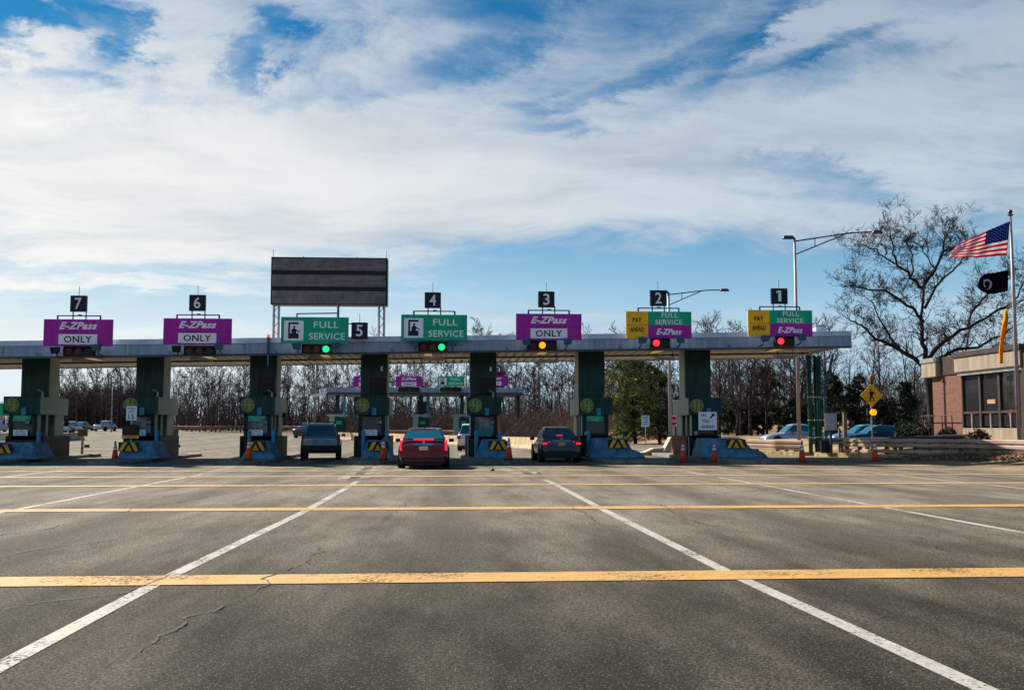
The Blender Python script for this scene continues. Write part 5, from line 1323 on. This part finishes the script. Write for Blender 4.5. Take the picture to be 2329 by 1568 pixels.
sticks('distant_wood', 1100, fx(128, 330, 240, 275), 5, 11, .075, M['bark_far'], 'dense bluish thicket in the wood above the distant cars', 11, .22)
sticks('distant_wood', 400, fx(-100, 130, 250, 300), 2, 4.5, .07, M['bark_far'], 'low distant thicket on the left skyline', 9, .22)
sticks('distant_wood', 1900, fx(1380, 2450, 125, 165), 3, 8.5, .045, M['bark'], 'dense brown thicket behind the right hand trees', 11, .25)
sticks('dry_brush', 2600, fx(735, 1330, 135, 165), .8, 4.0, .04, M['brush'], 'dry reddish brown brush below the trees behind the barrier', 9, .4)
sticks('dry_brush', 1500, fx(1090, 1330, 100, 134), .8, 3.4, .022, M['brush'], 'tall tan brush behind the blue sedan', 9, .4)
sticks('dry_brush', 900, fx(1370, 1560, 118, 135), .8, 3.0, .03, M['brush'], 'brown brush behind the leaf heap', 9, .4)

# the large bare tree behind the building
def pxp(x, y, Y): return at(x, y, Y)
def big_tree():
    Y = 62.0; base = at(2128, 1003, Y); base.z = gz(base.x, Y)
    t = thing('large_bare_tree', 'large spreading bare tree rising behind the brick building', 'tree', base)
    tm, cm = MB(), MB(); rnd = random.Random(5)
    L = lambda pts, dy=0: [at(x, y, Y+dy*i)-base for i, (x, y) in enumerate(pts)]
    tm.tube(L([(2130, 1010), (2122, 960), (2116, 900), (2110, 850), (2112, 815)]), [.36, .31, .28, .26, .25], 12)
    limbs = [([(2112, 830), (2098, 780), (2098, 720), (2100, 650)], .26, 0), ([(2100, 655), (2070, 630), (2035, 600), (2030, 560), (2025, 530)], .15, .1), ([(2100, 655), (2125, 610), (2145, 570), (2150, 540), (2165, 525)], .15, -.3),
             ([(2110, 850), (2080, 815), (2040, 790), (1990, 770), (1960, 740), (1935, 730)], .22, .3), ([(2098, 730), (2060, 690), (2010, 660), (1960, 655), (1930, 640)], .14, -.4),
             ([(2112, 815), (2150, 770), (2200, 745), (2250, 715), (2300, 690)], .20, .5), ([(2112, 830), (2160, 800), (2215, 790), (2265, 770), (2310, 740)], .18, -.5), ([(2200, 748), (2215, 700), (2245, 670), (2290, 640), (2310, 610)], .12, .6), ([(2103, 700), (2130, 650), (2180, 600), (2210, 570)], .13, .8),
             ([(2250, 715), (2290, 700), (2340, 680), (2380, 640)], .10, .4), ([(2040, 790), (2000, 730), (1985, 690), (1960, 670)], .10, .5), ([(2035, 600), (2000, 575), (1970, 560), (1955, 555)], .08, 0), ([(2070, 630), (2075, 580), (2060, 545), (2080, 530)], .09, .3), ([(2125, 610), (2100, 570), (2110, 535)], .08, .2), ([(2145, 570), (2190, 555), (2215, 580)], .07, .2), ([(2300, 690), (2330, 640), (2350, 600)], .08, 0)]
    def twig(p, d, Ln, r, lev):
        ns = 4; pts = [p.copy()]; q = p.copy(); dd = d.copy(); rs = [r]
        for i in range(ns):
            dd = (dd+Vector((rnd.gauss(0, .25), rnd.gauss(0, .25), rnd.gauss(0, .22)+.03))).normalized(); q = q+dd*Ln/ns; pts.append(q.copy()); rs.append(max(.010, r*(1-.75*(i+1)/ns)))
        cm.tube(pts, rs, 3, False)
        if lev > 0:
            for j in range(4):
                i = rnd.randrange(1, ns+1); side = Vector((rnd.gauss(0, 1), rnd.gauss(0, 1), rnd.gauss(0, .8))).normalized()
                twig(pts[i], (dd*.7+side*.8+Vector((0, 0, .15))).normalized(), Ln*rnd.uniform(.45, .7), rs[i]*.65, lev-1)
    for pts, r, dy in limbs:
        P = L(pts, dy); n = len(P); fine = []
        for i in range(n-1):
            for k in range(3):
                q = P[i].lerp(P[i+1], k/3); q = q+Vector((rnd.gauss(0, .06), rnd.gauss(0, .1), rnd.gauss(0, .06))); fine.append(q if (i or k) else P[0])
        fine.append(P[-1]); m = len(fine); rs = [r*.74*(1-.72*i/(m-1)) for i in range(m)]
        (tm if r > .17 else cm).tube(fine, rs, 8 if r > .12 else 6, False)
        for i in range(2, m):
            for _ in range(2):
                side = Vector((rnd.gauss(0, 1), rnd.gauss(0, 1), rnd.gauss(.25, .8))).normalized(); d = ((fine[i]-fine[i-1]).normalized()*.6+side).normalized()
                twig(fine[i], d, rnd.uniform(.7, 1.6), max(.018, rs[i]*.42), 3 if rnd.random() < .45 else 2)
    tm.build('trunk', M['bark_dk'], t, True); cm.build('crown', M['bark_dk'], t)
big_tree()

# evergreens: trunk, limbs and many needle clumps
def evergreen(lbl, px, Y, W_, H, z0f, m, n, seed, leanx=0., shape='pine', csz=.5, name='pine_tree'):
    rnd = random.Random(seed); x = at(px, 980, Y).x; b = Vector((x, Y, gz(x, Y)))
    t = thing(name, lbl, 'tree', b); tm, cm = MB(), MB()
    tp = Vector((leanx, 0, H*.95)); tm.tube([(0, 0, -.2), tp*.5+Vector((.15, 0, 0)), tp], [.22*H/10, .14*H/10, .03], 8)
    for i in range(n):
        f = z0f+(1-z0f)*((i+rnd.random())/n); a = rnd.uniform(0, 6.28)
        rad = W_*(math.sin(math.pi*min(1, (f-z0f)/(1-z0f)*.82+.15))**.7 if shape == 'pine' else (1-(f-z0f)/(1-z0f))**.8+.08)*rnd.uniform(.55, 1.1)
        o = tp*f; e = o+Vector((math.cos(a)*rad, math.sin(a)*rad, rnd.uniform(-.1, .35)*rad)); mid = o.lerp(e, .5)+Vector((0, 0, .12*rad)); tm.tube([o, mid, e], [.05, .03, .012], 4, False)
        for j in range(rnd.randint(4, 7)):
            c = mid.lerp(e, rnd.uniform(-.3, 1.1))+Vector((rnd.gauss(0, .2), rnd.gauss(0, .2), rnd.gauss(0, .12)))*W_*.5
            for k in range(26):
                d = Vector((rnd.gauss(0, 1), rnd.gauss(0, 1), rnd.gauss(.2, .7))).normalized(); s = csz*rnd.uniform(.35, 1.); sd_ = d.cross(Vector((rnd.gauss(0, 1), rnd.gauss(0, 1), rnd.gauss(0, 1)))).normalized()*s*.10
                p0 = c+d*s*.15; p1 = c+d*s
                cm.add([p0-sd_, p0+sd_, p1+sd_*.8, p1-sd_*.8], [(0, 1, 2, 3)])
    tm.build('trunk', M['bark_dk'], t, True); cm.build('crown', m, t); return t
evergreen('sunlit yellow green pine in the lane 2 opening', 1445, 92, 3.1, 8.4, .06, M['pine'], 96, 3, -.8)
evergreen('smaller pine leaning beside the sunlit pine', 1500, 95, 2.4, 7.4, .06, M['pine2'], 64, 4, -1.0)
evergreen('dark evergreen left of the rightmost booth', 1560, 98, 1.6, 4.5, .05, M['everg'], 36, 9, 0)
evergreen('olive evergreen left of the tall street lamp', 1735, 100, 2.2, 7.0, .02, M['pine2'], 44, 5, .3)
evergreen('dark evergreen behind the green pipes', 1895, 88, 1.3, 5.5, .02, M['everg'], 34, 6, 0)
evergreen('dark evergreen behind the pedestrian sign', 1950, 90, 1.5, 5.5, .0, M['everg'], 36, 7, .2)
evergreen('narrow dark evergreen right of the pedestrian sign', 2065, 80, 1.0, 4.6, .0, M['everg'], 34, 8, 0, 'cone')
evergreen('low dark evergreen behind the silver blue parked car', 1680, 100, 2.6, 3.2, .0, M['everg'], 50, 11, 0)
evergreen('low dark evergreen between the tall lamp and the pipes', 1815, 96, 2.6, 3.2, .0, M['everg'], 50, 13, 0)
evergreen('low dark evergreen behind the dark parked sedan', 2010, 92, 2.4, 3.2, .0, M['everg'], 46, 12, 0)
def bush(lbl, px, Y, w, h, m, n, seed, z=None):
    rnd = random.Random(seed); x = at(px, 980, Y).x; b = Vector((x, Y, gz(x, Y))); t = thing('shrub', lbl, 'shrub', b); cm, sm = MB(), MB()
    for i in range(n):
        a = rnd.uniform(0, 6.28); r = w*rnd.random()**.5*.5; e = Vector((math.cos(a)*r, math.sin(a)*r, h*rnd.uniform(.35, 1)*(1-.5*(r/w*2)**2)))
        sm.tube([(0, 0, 0), e*.6+Vector((0, 0, .03)), e], [.015, .01, .005], 3, False)
        for k in range(12):
            d = Vector((rnd.gauss(0, 1), rnd.gauss(0, 1), rnd.gauss(.2, .8))).normalized(); c = e+d*rnd.uniform(0, .16); s = rnd.uniform(.03, .06); u = d.cross(Vector((rnd.gauss(0, 1), rnd.gauss(0, 1), 1))).normalized()*s
            cm.add([c-u, c+d*s, c+u, c-d*s], [(0, 1, 2, 3)])
    sm.build('stem', M['bark_dk'], t); cm.build('foliage', m, t)
bush('round yellowish shrub below the office windows', 2222, 44.9, 1.0, .75, M['shrub'], 170, 1)
bush('dark shrub at the foot of the brick wall', 2160, 51.5, 1.3, .8, M['everg'], 150, 2)
bush('dark shrub left of the brick wall', 2085, 55, 2.4, 1.2, M['everg'], 220, 3)

# small debris on the asphalt
for px, py, lb, r_ in ((1119, 1070, 'small dark lump of debris on the asphalt right of the maroon sedan', .08),):
    p = ground_at(px, py); m = MB(); m.tube([(0, 0, 0), (.01, 0, r_*.6), (0, .01, r_*1.1)], [r_, r_*.9, r_*.4], 7)
    simple('debris', M['black'], m, lb, 'debris', p)
